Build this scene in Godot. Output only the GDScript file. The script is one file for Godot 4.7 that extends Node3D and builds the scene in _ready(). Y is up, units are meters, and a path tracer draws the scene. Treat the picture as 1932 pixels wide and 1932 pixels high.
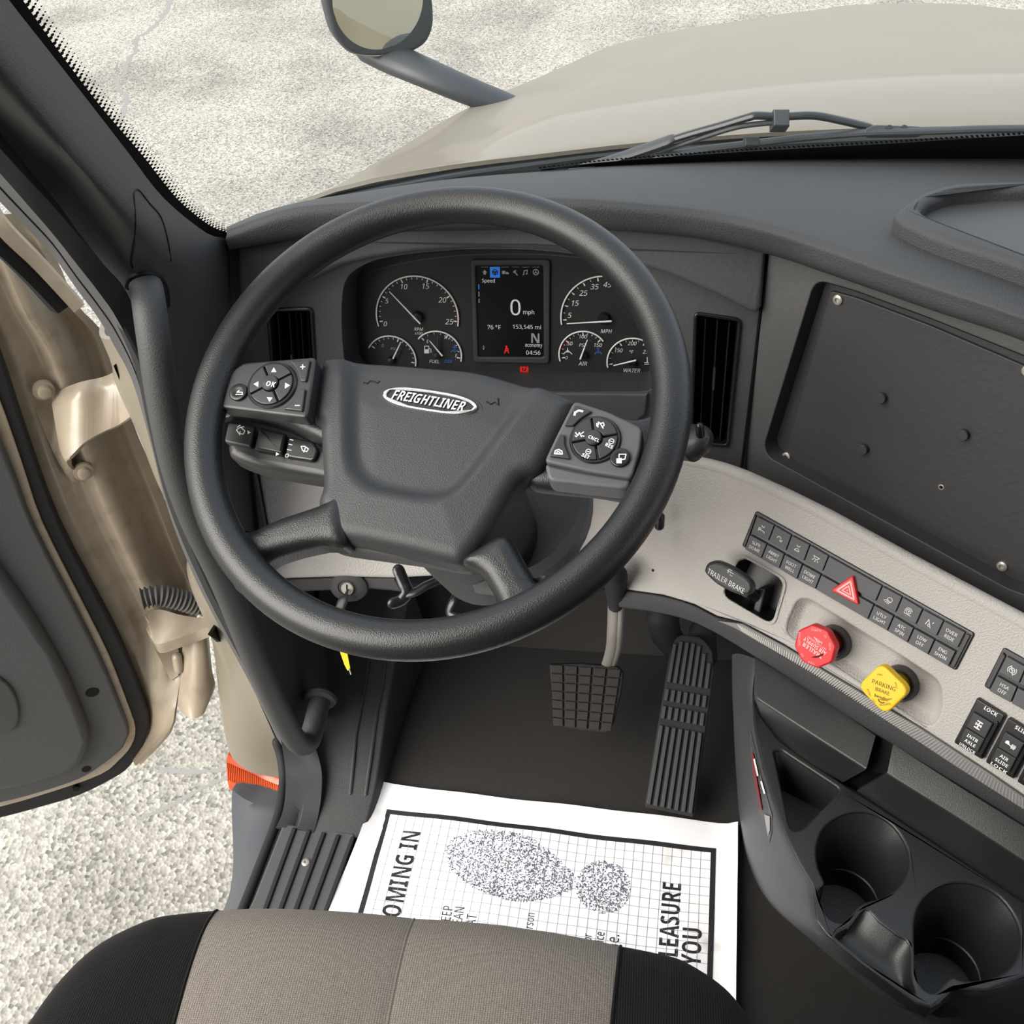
extends Node3D
# Cab of a road truck seen from the driver's place. Metres; x right, y up, -z forward; y = 0 is the cab floor.
# Sight lines of the photograph (1932 pixels a side) are used only to find where things stand on their real planes.

const FOCAL := 2015.0
const HALF := 966.0
var eye := Vector3(0, 1.45, 0)
var look := Basis()
var world_of := {}
var m := {}
var glyphs := {}
var rng := RandomNumberGenerator.new()


class Shape:
	var v := PackedVector3Array()
	var f := PackedInt32Array()
	var t := Transform3D()
	var sharp := 38.0

	func put(p: Vector3) -> int:
		v.append(t * p)
		return v.size() - 1

	# Turns the faces from index a on outward: by their volume, or towards a point.
	func fix(a: int, toward = null) -> void:
		var sum := 0.0
		var mid := Vector3.ZERO
		for i in range(a, f.size()):
			mid += v[f[i]]
		mid /= maxf(1, f.size() - a)
		for i in range(a, f.size(), 3):
			var p := v[f[i]] - mid
			var q := v[f[i + 1]] - mid
			var r := v[f[i + 2]] - mid
			if toward == null:
				sum += p.dot(q.cross(r))
			else:
				sum += (q - p).cross(r - p).dot(toward - v[f[i]])
		if sum < 0:
			for i in range(a, f.size(), 3):
				var k := f[i + 1]
				f[i + 1] = f[i + 2]
				f[i + 2] = k

	func quads(rows: Array, cu := false, cv := false) -> void:
		var b := v.size()
		var n: int = rows[0].size()
		for r in rows:
			for p in r:
				put(p)
		for j in range(rows.size() if cv else rows.size() - 1):
			var k := (j + 1) % rows.size()
			for i in range(n if cu else n - 1):
				var l := (i + 1) % n
				for x in [b + j * n + i, b + j * n + l, b + k * n + l, b + j * n + i, b + k * n + l, b + k * n + i]:
					f.append(x)

	# A sheet through rows of points, facing a point; with a thickness it gets a back and edges.
	func sheet(rows: Array, toward: Vector3, thick := 0.0, cu := false) -> void:
		var a := f.size()
		var b := v.size()
		quads(rows, cu)
		fix(a, toward)
		if thick <= 0.0:
			return
		var n: int = rows[0].size()
		var m2 := rows.size()
		var nor := PackedVector3Array()
		nor.resize(n * m2)
		for i in range(a, f.size(), 3):
			var w := (v[f[i + 1]] - v[f[i]]).cross(v[f[i + 2]] - v[f[i]])
			for k in 3:
				nor[f[i + k] - b] += w
		var back := v.size()
		for i in n * m2:
			v.append(v[b + i] - nor[i].normalized() * thick)
		var last := f.size()
		for i in range(a, last, 3):
			f.append(f[i] - b + back)
			f.append(f[i + 2] - b + back)
			f.append(f[i + 1] - b + back)
		var edges := {}
		for i in range(a, last, 3):
			for k in 3:
				edges[Vector2i(f[i + k], f[i + (k + 1) % 3])] = true
		for e in edges:
			if not edges.has(Vector2i(e.y, e.x)):
				for x in [e.x, e.x - b + back, e.y - b + back, e.x, e.y - b + back, e.y]:
					f.append(x)

	func flat(poly: PackedVector2Array, z: float, up := 1.0, like := PackedVector2Array()) -> void:
		var a := f.size()
		var b := v.size()
		var big := PackedVector2Array()
		for p in (like if like.size() else poly):
			big.append(p * 4000.0)
		var tri := Geometry2D.triangulate_polygon(big)
		if tri.is_empty():
			print("no cap: ", poly.size(), " ", poly[0], poly[1], poly[2])
		for p in poly:
			put(Vector3(p.x, p.y, z))
		for i in tri:
			f.append(b + i)
		if tri.size():
			fix(a, v[b + tri[0]] + t.basis.z * up * 10.0)

	static func ccw(poly: PackedVector2Array) -> PackedVector2Array:
		var s := 0.0
		for i in poly.size():
			s += poly[i].cross(poly[(i + 1) % poly.size()])
		if s < 0:
			var r := poly.duplicate()
			r.reverse()
			return r
		return poly

	static func inset(poly: PackedVector2Array, d: float) -> PackedVector2Array:
		var out := PackedVector2Array()
		var n := poly.size()
		for i in n:
			var e := (poly[i] - poly[(i + n - 1) % n]).normalized()
			var g := (poly[(i + 1) % n] - poly[i]).normalized()
			var w := (Vector2(-e.y, e.x) + Vector2(-g.y, g.x)).normalized()
			var c := maxf(0.45, w.dot(Vector2(-e.y, e.x)))
			out.append(poly[i] + w * d / c)
		return out

	static func bridged(outer: PackedVector2Array, holes: Array) -> PackedVector2Array:
		var out := outer
		var left := holes.duplicate()
		while left.size():
			var best := [INF, 0, 0, 0]
			for h in left.size():
				for j in left[h].size():
					for i in out.size():
						var d: float = out[i].distance_squared_to(left[h][j])
						if d < best[0]:
							best = [d, h, i, j]
			var hole: PackedVector2Array = left[best[1]]
			left.remove_at(best[1])
			var joined := PackedVector2Array()
			joined.append_array(out.slice(0, best[2] + 1))
			for k in hole.size() + 1:
				joined.append(hole[(best[3] + k) % hole.size()])
			joined.append_array(out.slice(best[2]))
			out = joined
		return out

	# A plate from z0 up to z1 with a rounded upper edge and holes.
	func plate(outer: PackedVector2Array, z0: float, z1: float, bevel := 0.001, holes := [], floor_ := true) -> void:
		outer = ccw(outer)
		var a := f.size()
		var hs := []
		for h in holes:
			var c := ccw(h).duplicate()
			c.reverse()
			hs.append(c)
		var s := signf(z1 - z0)
		var tops := []
		for loop in [outer] + hs:
			var rows := [lift(loop, z0)]
			if bevel > 0:
				rows.append(lift(loop, z1 - bevel * s))
				for k in [0.35, 0.7]:
					rows.append(lift(inset(loop, bevel * (1 - cos(k * PI / 2))), z1 - bevel * s * (1 - sin(k * PI / 2))))
			var last := inset(loop, bevel)
			rows.append(lift(last, z1))
			tops.append(last)
			quads(rows, true)
		var keep := f.size()
		# orient walls together
		var bot := bridged(outer, hs)
		var moved := {}
		var loops := [outer] + hs
		for l in loops.size():
			for i in loops[l].size():
				moved[loops[l][i]] = tops[l][i]
		var top_poly := PackedVector2Array()
		for p in bot:
			top_poly.append(moved[p])
		flat(top_poly, z1, s, bot)
		if floor_:
			flat(bot, z0, -s)
		# walls: outward for outer, inward for holes come out right together because holes run the other way
		var mid := (keep - a)
		if mid > 0:
			var p := v[f[a]]
			var w := (v[f[a + 1]] - p).cross(v[f[a + 2]] - p)
			var e := t.basis * Vector3(outer[1].y - outer[0].y, outer[0].x - outer[1].x, 0)
			if w.dot(e) < 0:
				for i in range(a, keep, 3):
					var k := f[i + 1]
					f[i + 1] = f[i + 2]
					f[i + 2] = k

	func lift(poly: PackedVector2Array, z: float) -> PackedVector3Array:
		var out := PackedVector3Array()
		for p in poly:
			out.append(Vector3(p.x, p.y, z))
		return out

	func tube(path: PackedVector3Array, radius, sides := 12, round_ends := true, squash := 1.0, hint := Vector3.UP) -> void:
		var a := f.size()
		var n := path.size()
		var rows := []
		var side := Vector3.ZERO
		for i in n:
			var d := (path[mini(i + 1, n - 1)] - path[maxi(i - 1, 0)]).normalized()
			if i == 0:
				side = d.cross(hint)
				if side.length() < 0.1:
					side = d.cross(Vector3.RIGHT)
			side = (side - d * side.dot(d)).normalized()
			var up := side.cross(d)
			var r: float = radius[i] if radius is Array or radius is PackedFloat32Array else radius
			var ring := func(c: Vector3, k: float) -> PackedVector3Array:
				var o := PackedVector3Array()
				for s in sides:
					var q := TAU * s / sides
					o.append(c + (side * cos(q) + up * sin(q) * squash) * r * k)
				return o
			if i == 0:
				if round_ends:
					for k in [0.02, 0.5, 0.87]:
						rows.append((ring as Callable).call(path[0] - d * r * sqrt(1 - k * k), k))
				else:
					rows.append((ring as Callable).call(path[0], 0.01))
			rows.append((ring as Callable).call(path[i], 1.0))
			if i == n - 1:
				if round_ends:
					for k in [0.87, 0.5, 0.02]:
						rows.append((ring as Callable).call(path[i] + d * r * sqrt(1 - k * k), k))
				else:
					rows.append((ring as Callable).call(path[i], 0.01))
		quads(rows, true)
		fix(a)

	# Turned about local z: profile of (radius, z).
	func lathe(profile: Array, sides := 32, c := Vector3.ZERO, squash := 1.0) -> void:
		var a := f.size()
		var rows := []
		for p in profile:
			var o := PackedVector3Array()
			for s in sides:
				var q := TAU * s / sides
				o.append(c + Vector3(cos(q) * p[0], sin(q) * p[0] * squash, p[1]))
			rows.append(o)
		quads(rows, true)
		fix(a)

	# A mound over an outline: height() is asked at every point, with the distance to the outline.
	func mound(outline: PackedVector2Array, centre: Vector2, rings: int, height: Callable, z0: float) -> void:
		outline = ccw(outline)
		var a := f.size()
		var rows := []
		for k in range(rings + 1):
			var s := 1.0 - pow(1.0 - float(k) / rings, 1.35)
			s = 1.0 - pow(1.0 - float(k) / rings, 1.0) if k < rings / 2 else s
			var row := PackedVector3Array()
			var kk := clampf(float(k) / rings, 0.002, 1.0)
			kk = 1.0 - pow(1.0 - kk, 1.6)
			for p in outline:
				var q := centre.lerp(p, kk)
				row.append(Vector3(q.x, q.y, height.call(q, edge(outline, q))))
			rows.append(row)
		rows.append(lift(outline, z0))
		quads(rows, true)
		fix(a)

	static func edge(poly: PackedVector2Array, p: Vector2) -> float:
		var d := INF
		for i in poly.size():
			var a := poly[i]
			var b := poly[(i + 1) % poly.size()] - a
			var s := clampf((p - a).dot(b) / maxf(b.length_squared(), 1e-12), 0, 1)
			d = minf(d, p.distance_squared_to(a + b * s))
		return sqrt(d)

	# Flat strokes of a width, lying at local z.
	func ink(lines: Array, width: float, z: float) -> void:
		for l in lines:
			var pts: PackedVector2Array = l
			for i in pts.size() - 1:
				var d := pts[i + 1] - pts[i]
				if d.length() < 1e-7:
					continue
				var e := d.normalized() * width / 2
				var n := Vector2(-e.y, e.x)
				e *= 0.6
				flat(PackedVector2Array([pts[i] - e - n, pts[i + 1] + e - n, pts[i + 1] + e + n, pts[i] - e + n]), z)

	func slab(lo: Vector3, hi: Vector3, bevel := 0.0) -> void:
		plate(PackedVector2Array([Vector2(lo.x, lo.y), Vector2(hi.x, lo.y), Vector2(hi.x, hi.y), Vector2(lo.x, hi.y)]), lo.z, hi.z, bevel)

	func built() -> ArrayMesh:
		var faces := f.size() / 3
		var nrm := PackedVector3Array()
		nrm.resize(faces)
		var near := {}
		for i in faces:
			var p := v[f[i * 3]]
			nrm[i] = (v[f[i * 3 + 1]] - p).cross(v[f[i * 3 + 2]] - p)
			for k in 3:
				var key := Vector3i((v[f[i * 3 + k]] * 2e5).round())
				if near.has(key):
					near[key].append(i)
				else:
					near[key] = PackedInt32Array([i])
		var unit := PackedVector3Array()
		for w in nrm:
			unit.append(w.normalized())
		var cosine := cos(deg_to_rad(sharp))
		var pos := PackedVector3Array()
		var nor := PackedVector3Array()
		for i in faces:
			if nrm[i].length_squared() < 1e-22:
				continue
			for k in [0, 2, 1]:
				var p := v[f[i * 3 + k]]
				var w := Vector3.ZERO
				for j in near[Vector3i((p * 2e5).round())]:
					if unit[j].dot(unit[i]) > cosine:
						w += nrm[j]
				pos.append(p)
				nor.append(w.normalized() if w.length_squared() > 0 else unit[i])
		var arr := []
		arr.resize(Mesh.ARRAY_MAX)
		arr[Mesh.ARRAY_VERTEX] = pos
		arr[Mesh.ARRAY_NORMAL] = nor
		var out := ArrayMesh.new()
		if pos.size():
			out.add_surface_from_arrays(Mesh.PRIMITIVE_TRIANGLES, arr)
		return out

	# Where a ray meets the shape: the point nearest to the start, and the face's normal.
	func hit(from: Vector3, dir: Vector3) -> Array:
		var best := INF
		var n := Vector3.UP
		for i in range(0, f.size(), 3):
			var e := v[f[i + 1]] - v[f[i]]
			var g := v[f[i + 2]] - v[f[i]]
			var h := dir.cross(g)
			var d := e.dot(h)
			if absf(d) < 1e-14:
				continue
			var s := from - v[f[i]]
			var u := s.dot(h) / d
			if u < -1e-5 or u > 1.00001:
				continue
			var k := s.cross(e)
			var w := dir.dot(k) / d
			if w < -1e-5 or u + w > 1.00001:
				continue
			var at := g.dot(k) / d
			if at > 1e-6 and at < best:
				best = at
				n = e.cross(g).normalized()
		return [] if best == INF else [from + dir * best, n if n.dot(dir) < 0 else -n]


# ---- sight lines -------------------------------------------------------------------------------------------------
func ray(px: float, py: float) -> Vector3:
	return look.x * ((px - HALF) / FOCAL) - look.y * ((py - HALF) / FOCAL) - look.z


func deep(px: float, py: float, d: float) -> Vector3:
	return eye + ray(px, py) * d


func at_x(px: float, py: float, x: float) -> Vector3:
	var r := ray(px, py)
	return eye + r * ((x - eye.x) / r.x)


func at_y(px: float, py: float, y: float) -> Vector3:
	var r := ray(px, py)
	return eye + r * ((y - eye.y) / r.y)


func at_z(px: float, py: float, z: float) -> Vector3:
	var r := ray(px, py)
	return eye + r * ((z - eye.z) / r.z)


# The point of a panel's plane, raised by h, on that sight line: in the world or in the panel's own measures.
func on3(t: Transform3D, px: float, py: float, h := 0.0) -> Vector3:
	var r := ray(px, py)
	return eye + r * ((t.origin + t.basis.z * h - eye).dot(t.basis.z) / r.dot(t.basis.z))


func on(t: Transform3D, px: float, py: float, h := 0.0) -> Vector2:
	var p := t.affine_inverse() * on3(t, px, py, h)
	return Vector2(p.x, p.y)


func ons(t: Transform3D, a: Array, h := 0.0) -> PackedVector2Array:
	var out := PackedVector2Array()
	for i in range(0, a.size(), 2):
		out.append(on(t, a[i], a[i + 1], h))
	return out


func panel(o: Vector3, yaw: float, lean: float) -> Transform3D:
	var p := deg_to_rad(yaw)
	var q := deg_to_rad(lean)
	var ex := Vector3(cos(p), 0, sin(p))
	var ey := Vector3(sin(p) * cos(q), sin(q), -cos(p) * cos(q))
	return Transform3D(Basis(ex, ey, ex.cross(ey)), o)


func through(o: Vector3, right: Vector3, up: Vector3) -> Transform3D:
	var ex := (right - o).normalized()
	var n := ex.cross(up - o).normalized()
	return Transform3D(Basis(ex, n.cross(ex), n), o)


# ---- outlines ----------------------------------------------------------------------------------------------------
func rounded(p: PackedVector2Array, r: float, steps := 4) -> PackedVector2Array:
	var out := PackedVector2Array()
	var n := p.size()
	for i in n:
		var a := p[(i + n - 1) % n] - p[i]
		var b := p[(i + 1) % n] - p[i]
		var d := minf(r, 0.48 * minf(a.length(), b.length()))
		var s := p[i] + a.normalized() * d
		var e := p[i] + b.normalized() * d
		for k in steps + 1:
			var q := float(k) / steps
			out.append(s.lerp(p[i], q).lerp(p[i].lerp(e, q), q))
	var clean := PackedVector2Array()
	for i in out.size():
		if out[i].distance_to(out[(i + 1) % out.size()]) > 2e-5:
			clean.append(out[i])
	return clean


func spline2(p: PackedVector2Array, per: int, closed := true) -> PackedVector2Array:
	var out := PackedVector2Array()
	var n := p.size()
	for i in (n if closed else n - 1):
		var a := p[(i + n - 1) % n] if closed else p[maxi(i - 1, 0)]
		var d := p[(i + 2) % n] if closed else p[mini(i + 2, n - 1)]
		for k in per:
			out.append(p[i].cubic_interpolate(p[(i + 1) % n], a, d, float(k) / per))
	if not closed:
		out.append(p[n - 1])
	return out


func spline3(p: PackedVector3Array, per: int) -> PackedVector3Array:
	var out := PackedVector3Array()
	var n := p.size()
	for i in n - 1:
		for k in per:
			out.append(p[i].cubic_interpolate(p[i + 1], p[maxi(i - 1, 0)], p[mini(i + 2, n - 1)], float(k) / per))
	out.append(p[n - 1])
	return out


# The same curve cut into n equal lengths.
func even(p: PackedVector3Array, n: int) -> PackedVector3Array:
	var s := spline3(p, 10)
	var at := PackedFloat32Array([0.0])
	for i in range(1, s.size()):
		at.append(at[i - 1] + s[i].distance_to(s[i - 1]))
	var out := PackedVector3Array()
	var j := 0
	for i in n:
		var d := at[at.size() - 1] * i / (n - 1)
		while j < s.size() - 2 and at[j + 1] < d:
			j += 1
		out.append(s[j].lerp(s[j + 1], clampf((d - at[j]) / maxf(at[j + 1] - at[j], 1e-9), 0, 1)))
	return out


func rows_between(a: PackedVector3Array, b: PackedVector3Array, steps: int) -> Array:
	var out := []
	for k in steps + 1:
		var r := PackedVector3Array()
		for i in a.size():
			r.append(a[i].lerp(b[i], float(k) / steps))
		out.append(r)
	return out


func ring2(c: Vector2, r: float, n := 32, squash := 1.0) -> PackedVector2Array:
	var out := PackedVector2Array()
	for i in n:
		out.append(c + Vector2(cos(TAU * i / n), sin(TAU * i / n) * squash) * r)
	return out


func arc2(c: Vector2, r: float, a0: float, a1: float, n := 24) -> PackedVector2Array:
	var out := PackedVector2Array()
	for i in n + 1:
		var q := deg_to_rad(lerpf(a0, a1, float(i) / n))
		out.append(c + Vector2(cos(q), sin(q)) * r)
	return out


func pts(a: Array) -> PackedVector2Array:
	var out := PackedVector2Array()
	for i in range(0, a.size(), 2):
		out.append(Vector2(a[i], a[i + 1]))
	return out


# ---- things and their parts --------------------------------------------------------------------------------------
func thing(called: String, label: String, category: String, at: Variant, group := "") -> Node3D:
	var o := Node3D.new()
	o.name = numbered(called)
	o.transform = at if at is Transform3D else Transform3D(Basis(), at)
	add_child(o, true)
	world_of[o] = o.transform
	tag(o, label, category, group)
	return o


func tag(o: Node3D, label: String, category: String, group := "", kind := "") -> void:
	if label:
		o.set_meta("label", label)
	if category:
		o.set_meta("category", category)
	if group:
		o.set_meta("group", group)
	if kind:
		o.set_meta("kind", kind)


var taken := {}


func numbered(called: String) -> String:
	taken[called] = taken.get(called, -1) + 1
	return called if taken[called] == 0 else "%s_%03d" % [called, taken[called]]


# One named mesh under a parent; the shape's points are in the world.
func obj(called: String, s: Shape, material: Material, parent: Node3D = null) -> MeshInstance3D:
	var o := MeshInstance3D.new()
	var p := parent if parent else self
	var own: Transform3D = world_of.get(p, Transform3D())
	if parent:
		var key := called
		var n := 0
		while p.has_node(NodePath(key)):
			n += 1
			key = "%s_%03d" % [called, n]
		o.name = key
	else:
		o.name = numbered(called)
	var back := own.affine_inverse()
	for i in s.v.size():
		s.v[i] = back * s.v[i]
	o.mesh = s.built()
	for i in s.v.size():
		s.v[i] = own * s.v[i]
	o.material_override = material
	p.add_child(o, true)
	world_of[o] = own
	return o


func struct(called: String, s: Shape, material: Material, label := "") -> MeshInstance3D:
	var o := obj(called, s, material)
	o.set_meta("kind", "structure")
	if label:
		o.set_meta("label", label)
	return o


func shape(t := Transform3D()) -> Shape:
	var s := Shape.new()
	s.t = t
	return s


# ---- lettering ---------------------------------------------------------------------------------------------------
func glyph(text: String, bold: bool, face := "Droid Sans") -> Array:
	var key := text + str(bold) + face
	if not glyphs.has(key):
		var font := SystemFont.new()
		font.font_names = PackedStringArray([face])
		font.font_weight = 700 if bold else 400
		var tm := TextMesh.new()
		tm.text = text
		tm.font = font
		tm.font_size = 40
		tm.pixel_size = 0.01
		tm.depth = 0.0
		tm.curve_step = 4.0
		var arr := tm.get_mesh_arrays()
		var v: PackedVector3Array = arr[Mesh.ARRAY_VERTEX]
		var f := PackedInt32Array()
		if arr[Mesh.ARRAY_INDEX] != null:
			f = arr[Mesh.ARRAY_INDEX]
		else:
			f = PackedInt32Array(range(v.size()))
		var lo := Vector2(INF, INF)
		var hi := -lo
		for p in v:
			lo = lo.min(Vector2(p.x, p.y))
			hi = hi.max(Vector2(p.x, p.y))
		glyphs[key] = [v, f, lo, hi]
	return glyphs[key]


# Letters of a height, centred at a place of the shape's own plane; width 0 keeps the font's proportions.
func write(s: Shape, text: String, c: Vector2, z: float, height: float, turn := 0.0, width := 0.0, slant := 0.0, bold := true, face := "Droid Sans") -> void:
	var g := glyph(text, bold, face)
	var lo: Vector2 = g[2]
	var hi: Vector2 = g[3]
	var k := height / maxf(hi.y - lo.y, 1e-6)
	var kx := width / maxf(hi.x - lo.x, 1e-6) if width > 0 else k
	var a := s.f.size()
	var b := s.v.size()
	for p in g[0]:
		var q := Vector2((p.x - (lo.x + hi.x) / 2) * kx, (p.y - (lo.y + hi.y) / 2) * k)
		q.x += q.y * slant
		q = q.rotated(turn) + c
		var w := Vector3(q.x, q.y, z)
		s.put(w)
	for i in g[1]:
		s.f.append(b + i)
	if s.f.size() > a:
		s.fix(a, s.v[b] + s.t.basis.z * 10.0)


# Lettering given by its centre and height in the photograph.
func write_px(s: Shape, text: String, t: Transform3D, px: float, py: float, tall: float, z := 0.0003, turn := 0.0, wide := 0.0, slant := 0.0, bold := true) -> void:
	var c := on(t, px, py, z)
	var h := (on(t, px, py - tall / 2, z) - on(t, px, py + tall / 2, z)).length()
	var w := 0.0
	if wide > 0:
		var e := Vector2(cos(turn), sin(turn))
		w = (on(t, px + wide / 2 * e.x, py - wide / 2 * e.y, z) - on(t, px - wide / 2 * e.x, py + wide / 2 * e.y, z)).length()
	write(s, text, c, z, h, turn, w, slant, bold)


func inked(s: Shape, t: Transform3D, lines: Array, width: float, z := 0.0003) -> void:
	var out := []
	for l in lines:
		out.append(ons(t, l, z))
	s.ink(out, width, z)


# ---- materials ---------------------------------------------------------------------------------------------------
func noise(kind: int, freq: float, n_seed: int, as_normal := 0.0, size := 512, ramp: Gradient = null, octaves := 3, cell := FastNoiseLite.RETURN_DISTANCE) -> NoiseTexture2D:
	var fn := FastNoiseLite.new()
	fn.noise_type = kind
	fn.frequency = freq
	fn.seed = n_seed
	fn.fractal_octaves = octaves
	if octaves <= 1:
		fn.fractal_type = FastNoiseLite.FRACTAL_NONE
	fn.cellular_return_type = cell
	var tex := NoiseTexture2D.new()
	tex.width = size
	tex.height = size
	tex.seamless = true
	tex.noise = fn
	if as_normal > 0:
		tex.as_normal_map = true
		tex.bump_strength = as_normal
	if ramp:
		tex.color_ramp = ramp
	return tex


func ramp(stops: Array) -> Gradient:
	var g := Gradient.new()
	var off := PackedFloat32Array()
	var col := PackedColorArray()
	for s in stops:
		off.append(s[0])
		col.append(s[1])
	g.offsets = off
	g.colors = col
	return g


func grey(k: float) -> Color:
	return Color(k, k, k)


func mat(called: String, c: Color, rough := 0.6, spec := 0.5, metal := 0.0) -> StandardMaterial3D:
	var x := StandardMaterial3D.new()
	x.resource_name = called
	x.albedo_color = c
	x.roughness = rough
	x.metallic_specular = spec
	x.metallic = metal
	m[called] = x
	return x


func grain(x: StandardMaterial3D, tex: Texture2D, scale: float, strength: float) -> void:
	x.normal_enabled = true
	x.normal_texture = tex
	x.normal_scale = strength
	x.uv1_triplanar = true
	x.uv1_scale = Vector3.ONE * scale


func glow(called: String, c: Color, e: float) -> void:
	var x := mat(called, c, 0.5)
	x.emission_enabled = true
	x.emission = c
	x.emission_energy_multiplier = e


func materials() -> void:
	var leather := noise(FastNoiseLite.TYPE_CELLULAR, 0.055, 3, 6.0, 512, null, 1)
	var fine := noise(FastNoiseLite.TYPE_CELLULAR, 0.09, 8, 5.0, 512, null, 1)
	var soft := noise(FastNoiseLite.TYPE_SIMPLEX, 0.02, 5, 4.0, 512, null, 4)
	grain(mat("pad", Color(0.21, 0.213, 0.216), 0.7, 0.5), fine, 12.0, 0.5)
	grain(mat("fascia", Color(0.29, 0.288, 0.29), 0.55, 0.45), soft, 9.0, 0.25)
	grain(mat("plate_black", Color(0.205, 0.205, 0.21), 0.5, 0.45), soft, 9.0, 0.2)
	grain(mat("light_panel", Color(0.68, 0.665, 0.65), 0.6, 0.4), fine, 11.0, 0.7)
	grain(mat("rim_skin", Color(0.098, 0.10, 0.103), 0.4, 0.5), leather, 30.0, 0.5)
	grain(mat("hub_skin", Color(0.172, 0.175, 0.18), 0.5, 0.45), leather, 30.0, 0.55)
	grain(mat("trim_dark", Color(0.215, 0.218, 0.22), 0.6, 0.45), fine, 14.0, 0.4)
	grain(mat("door_trim", Color(0.29, 0.29, 0.295), 0.6, 0.4), fine, 14.0, 0.3)
	mat("dial_face", Color(0.145, 0.145, 0.15), 0.55, 0.4)
	mat("gloss_black", Color(0.10, 0.10, 0.105), 0.28, 0.5)
	mat("key_black", Color(0.16, 0.16, 0.165), 0.42, 0.5)
	mat("key_grey", Color(0.30, 0.30, 0.31), 0.5, 0.45)
	mat("deep_black", Color(0.05, 0.05, 0.052), 0.6, 0.3)
	mat("rubber", Color(0.15, 0.15, 0.155), 0.7, 0.35)
	grain(mat("mat_rubber", Color(0.19, 0.183, 0.178), 0.8, 0.3), fine, 14.0, 0.6)
	grain(mat("console", Color(0.155, 0.155, 0.155), 0.38, 0.5), fine, 16.0, 0.18)
	mat("console_side", Color(0.24, 0.24, 0.245), 0.5, 0.45)
	mat("silver_trim", Color(0.42, 0.42, 0.425), 0.45)
	mat("chrome", Color(0.9, 0.9, 0.91), 0.12, 0.5, 1.0)
	mat("steel", Color(0.66, 0.64, 0.61), 0.38, 0.5, 0.55)
	mat("mirror_glass", Color(0.9, 0.92, 0.9), 0.02, 0.5, 1.0)
	mat("white_print", Color(0.86, 0.86, 0.86), 0.6)
	mat("dim_print", Color(0.60, 0.60, 0.61), 0.6)
	mat("blue_print", Color(0.16, 0.36, 0.68), 0.6)
	mat("red_print", Color(0.5, 0.08, 0.09), 0.6)
	mat("black_print", Color(0.10, 0.10, 0.11), 0.7)
	mat("fine_print", Color(0.52, 0.52, 0.55), 0.7)
	mat("stipple", Color(0.30, 0.31, 0.40), 0.7)
	mat("red_knob", Color(0.80, 0.13, 0.15), 0.4)
	mat("dark_red", Color(0.38, 0.05, 0.06), 0.5)
	mat("yellow_knob", Color(0.93, 0.74, 0.10), 0.42)
	mat("olive", Color(0.58, 0.50, 0.10), 0.5)
	mat("pink_print", Color(0.95, 0.72, 0.72), 0.5)
	mat("gold_print", Color(0.30, 0.24, 0.04), 0.6)
	mat("amber", Color(0.72, 0.25, 0.03), 0.42, 0.6)
	mat("amber_deep", Color(0.78, 0.30, 0.05), 0.4, 0.6)
	mat("tag_yellow", Color(0.95, 0.80, 0.05), 0.5)
	var paint := mat("paint", Color(0.47, 0.445, 0.395), 0.45, 0.35)
	paint.clearcoat_enabled = true
	paint.clearcoat = 0.25
	paint.clearcoat_roughness = 0.06
	var jamb := mat("jamb_paint", Color(0.61, 0.56, 0.49), 0.4, 0.5)
	jamb.clearcoat_enabled = true
	jamb.clearcoat = 0.5
	jamb.clearcoat_roughness = 0.15
	jamb.albedo_texture = noise(FastNoiseLite.TYPE_SIMPLEX, 0.012, 21, 0.0, 512, ramp([[0.0, grey(0.86)], [0.45, grey(1.0)], [1.0, grey(1.0)]]), 4)
	jamb.uv1_triplanar = true
	jamb.uv1_scale = Vector3.ONE * 3.0
	mat("fairing", Color(0.255, 0.265, 0.285), 0.65, 0.4)
	mat("hose", Color(0.31, 0.30, 0.295), 0.65, 0.4)
	var paper := mat("paper", Color(0.97, 0.97, 0.985), 0.75, 0.3)
	paper.albedo_texture = noise(FastNoiseLite.TYPE_SIMPLEX, 0.006, 4, 0.0, 512, ramp([[0.0, Color(0.84, 0.82, 0.79)], [0.25, grey(0.98)], [1.0, grey(1.0)]]), 5)
	paper.uv1_triplanar = true
	paper.uv1_scale = Vector3.ONE * 2.2
	# woven cloth: a twill of fine ribs with flecks
	for c in [["cloth_grey", Color(0.60, 0.565, 0.53), 0.74], ["cloth_black", Color(0.165, 0.16, 0.155), 0.45]]:
		var x := mat(c[0], c[1], 0.95, 0.2)
		var im := Image.create(256, 256, false, Image.FORMAT_RGB8)
		var r := RandomNumberGenerator.new()
		r.seed = 11
		for j in 256:
			for i in 256:
				var rib := 0.5 + 0.5 * sin(TAU * (i + 0.35 * sin(TAU * j / 8.0)) * 32.0 / 256.0)
				var k: float = lerpf(c[2], 1.0, rib) * (0.86 + 0.14 * sin(TAU * j * 42.0 / 256.0 + rib * 3.0)) * r.randf_range(0.68, 1.2)
				im.set_pixel(i, j, grey(clampf(k, 0, 1)))
		x.albedo_texture = ImageTexture.create_from_image(im)
		x.uv1_triplanar = true
		x.uv1_scale = Vector3.ONE * 16.0
		x.rim_enabled = true
		x.rim = 0.4
		x.rim_tint = 0.6
	# asphalt with pale stones
	var road := mat("asphalt", Color(0.735, 0.735, 0.715), 0.9, 0.25)
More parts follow.
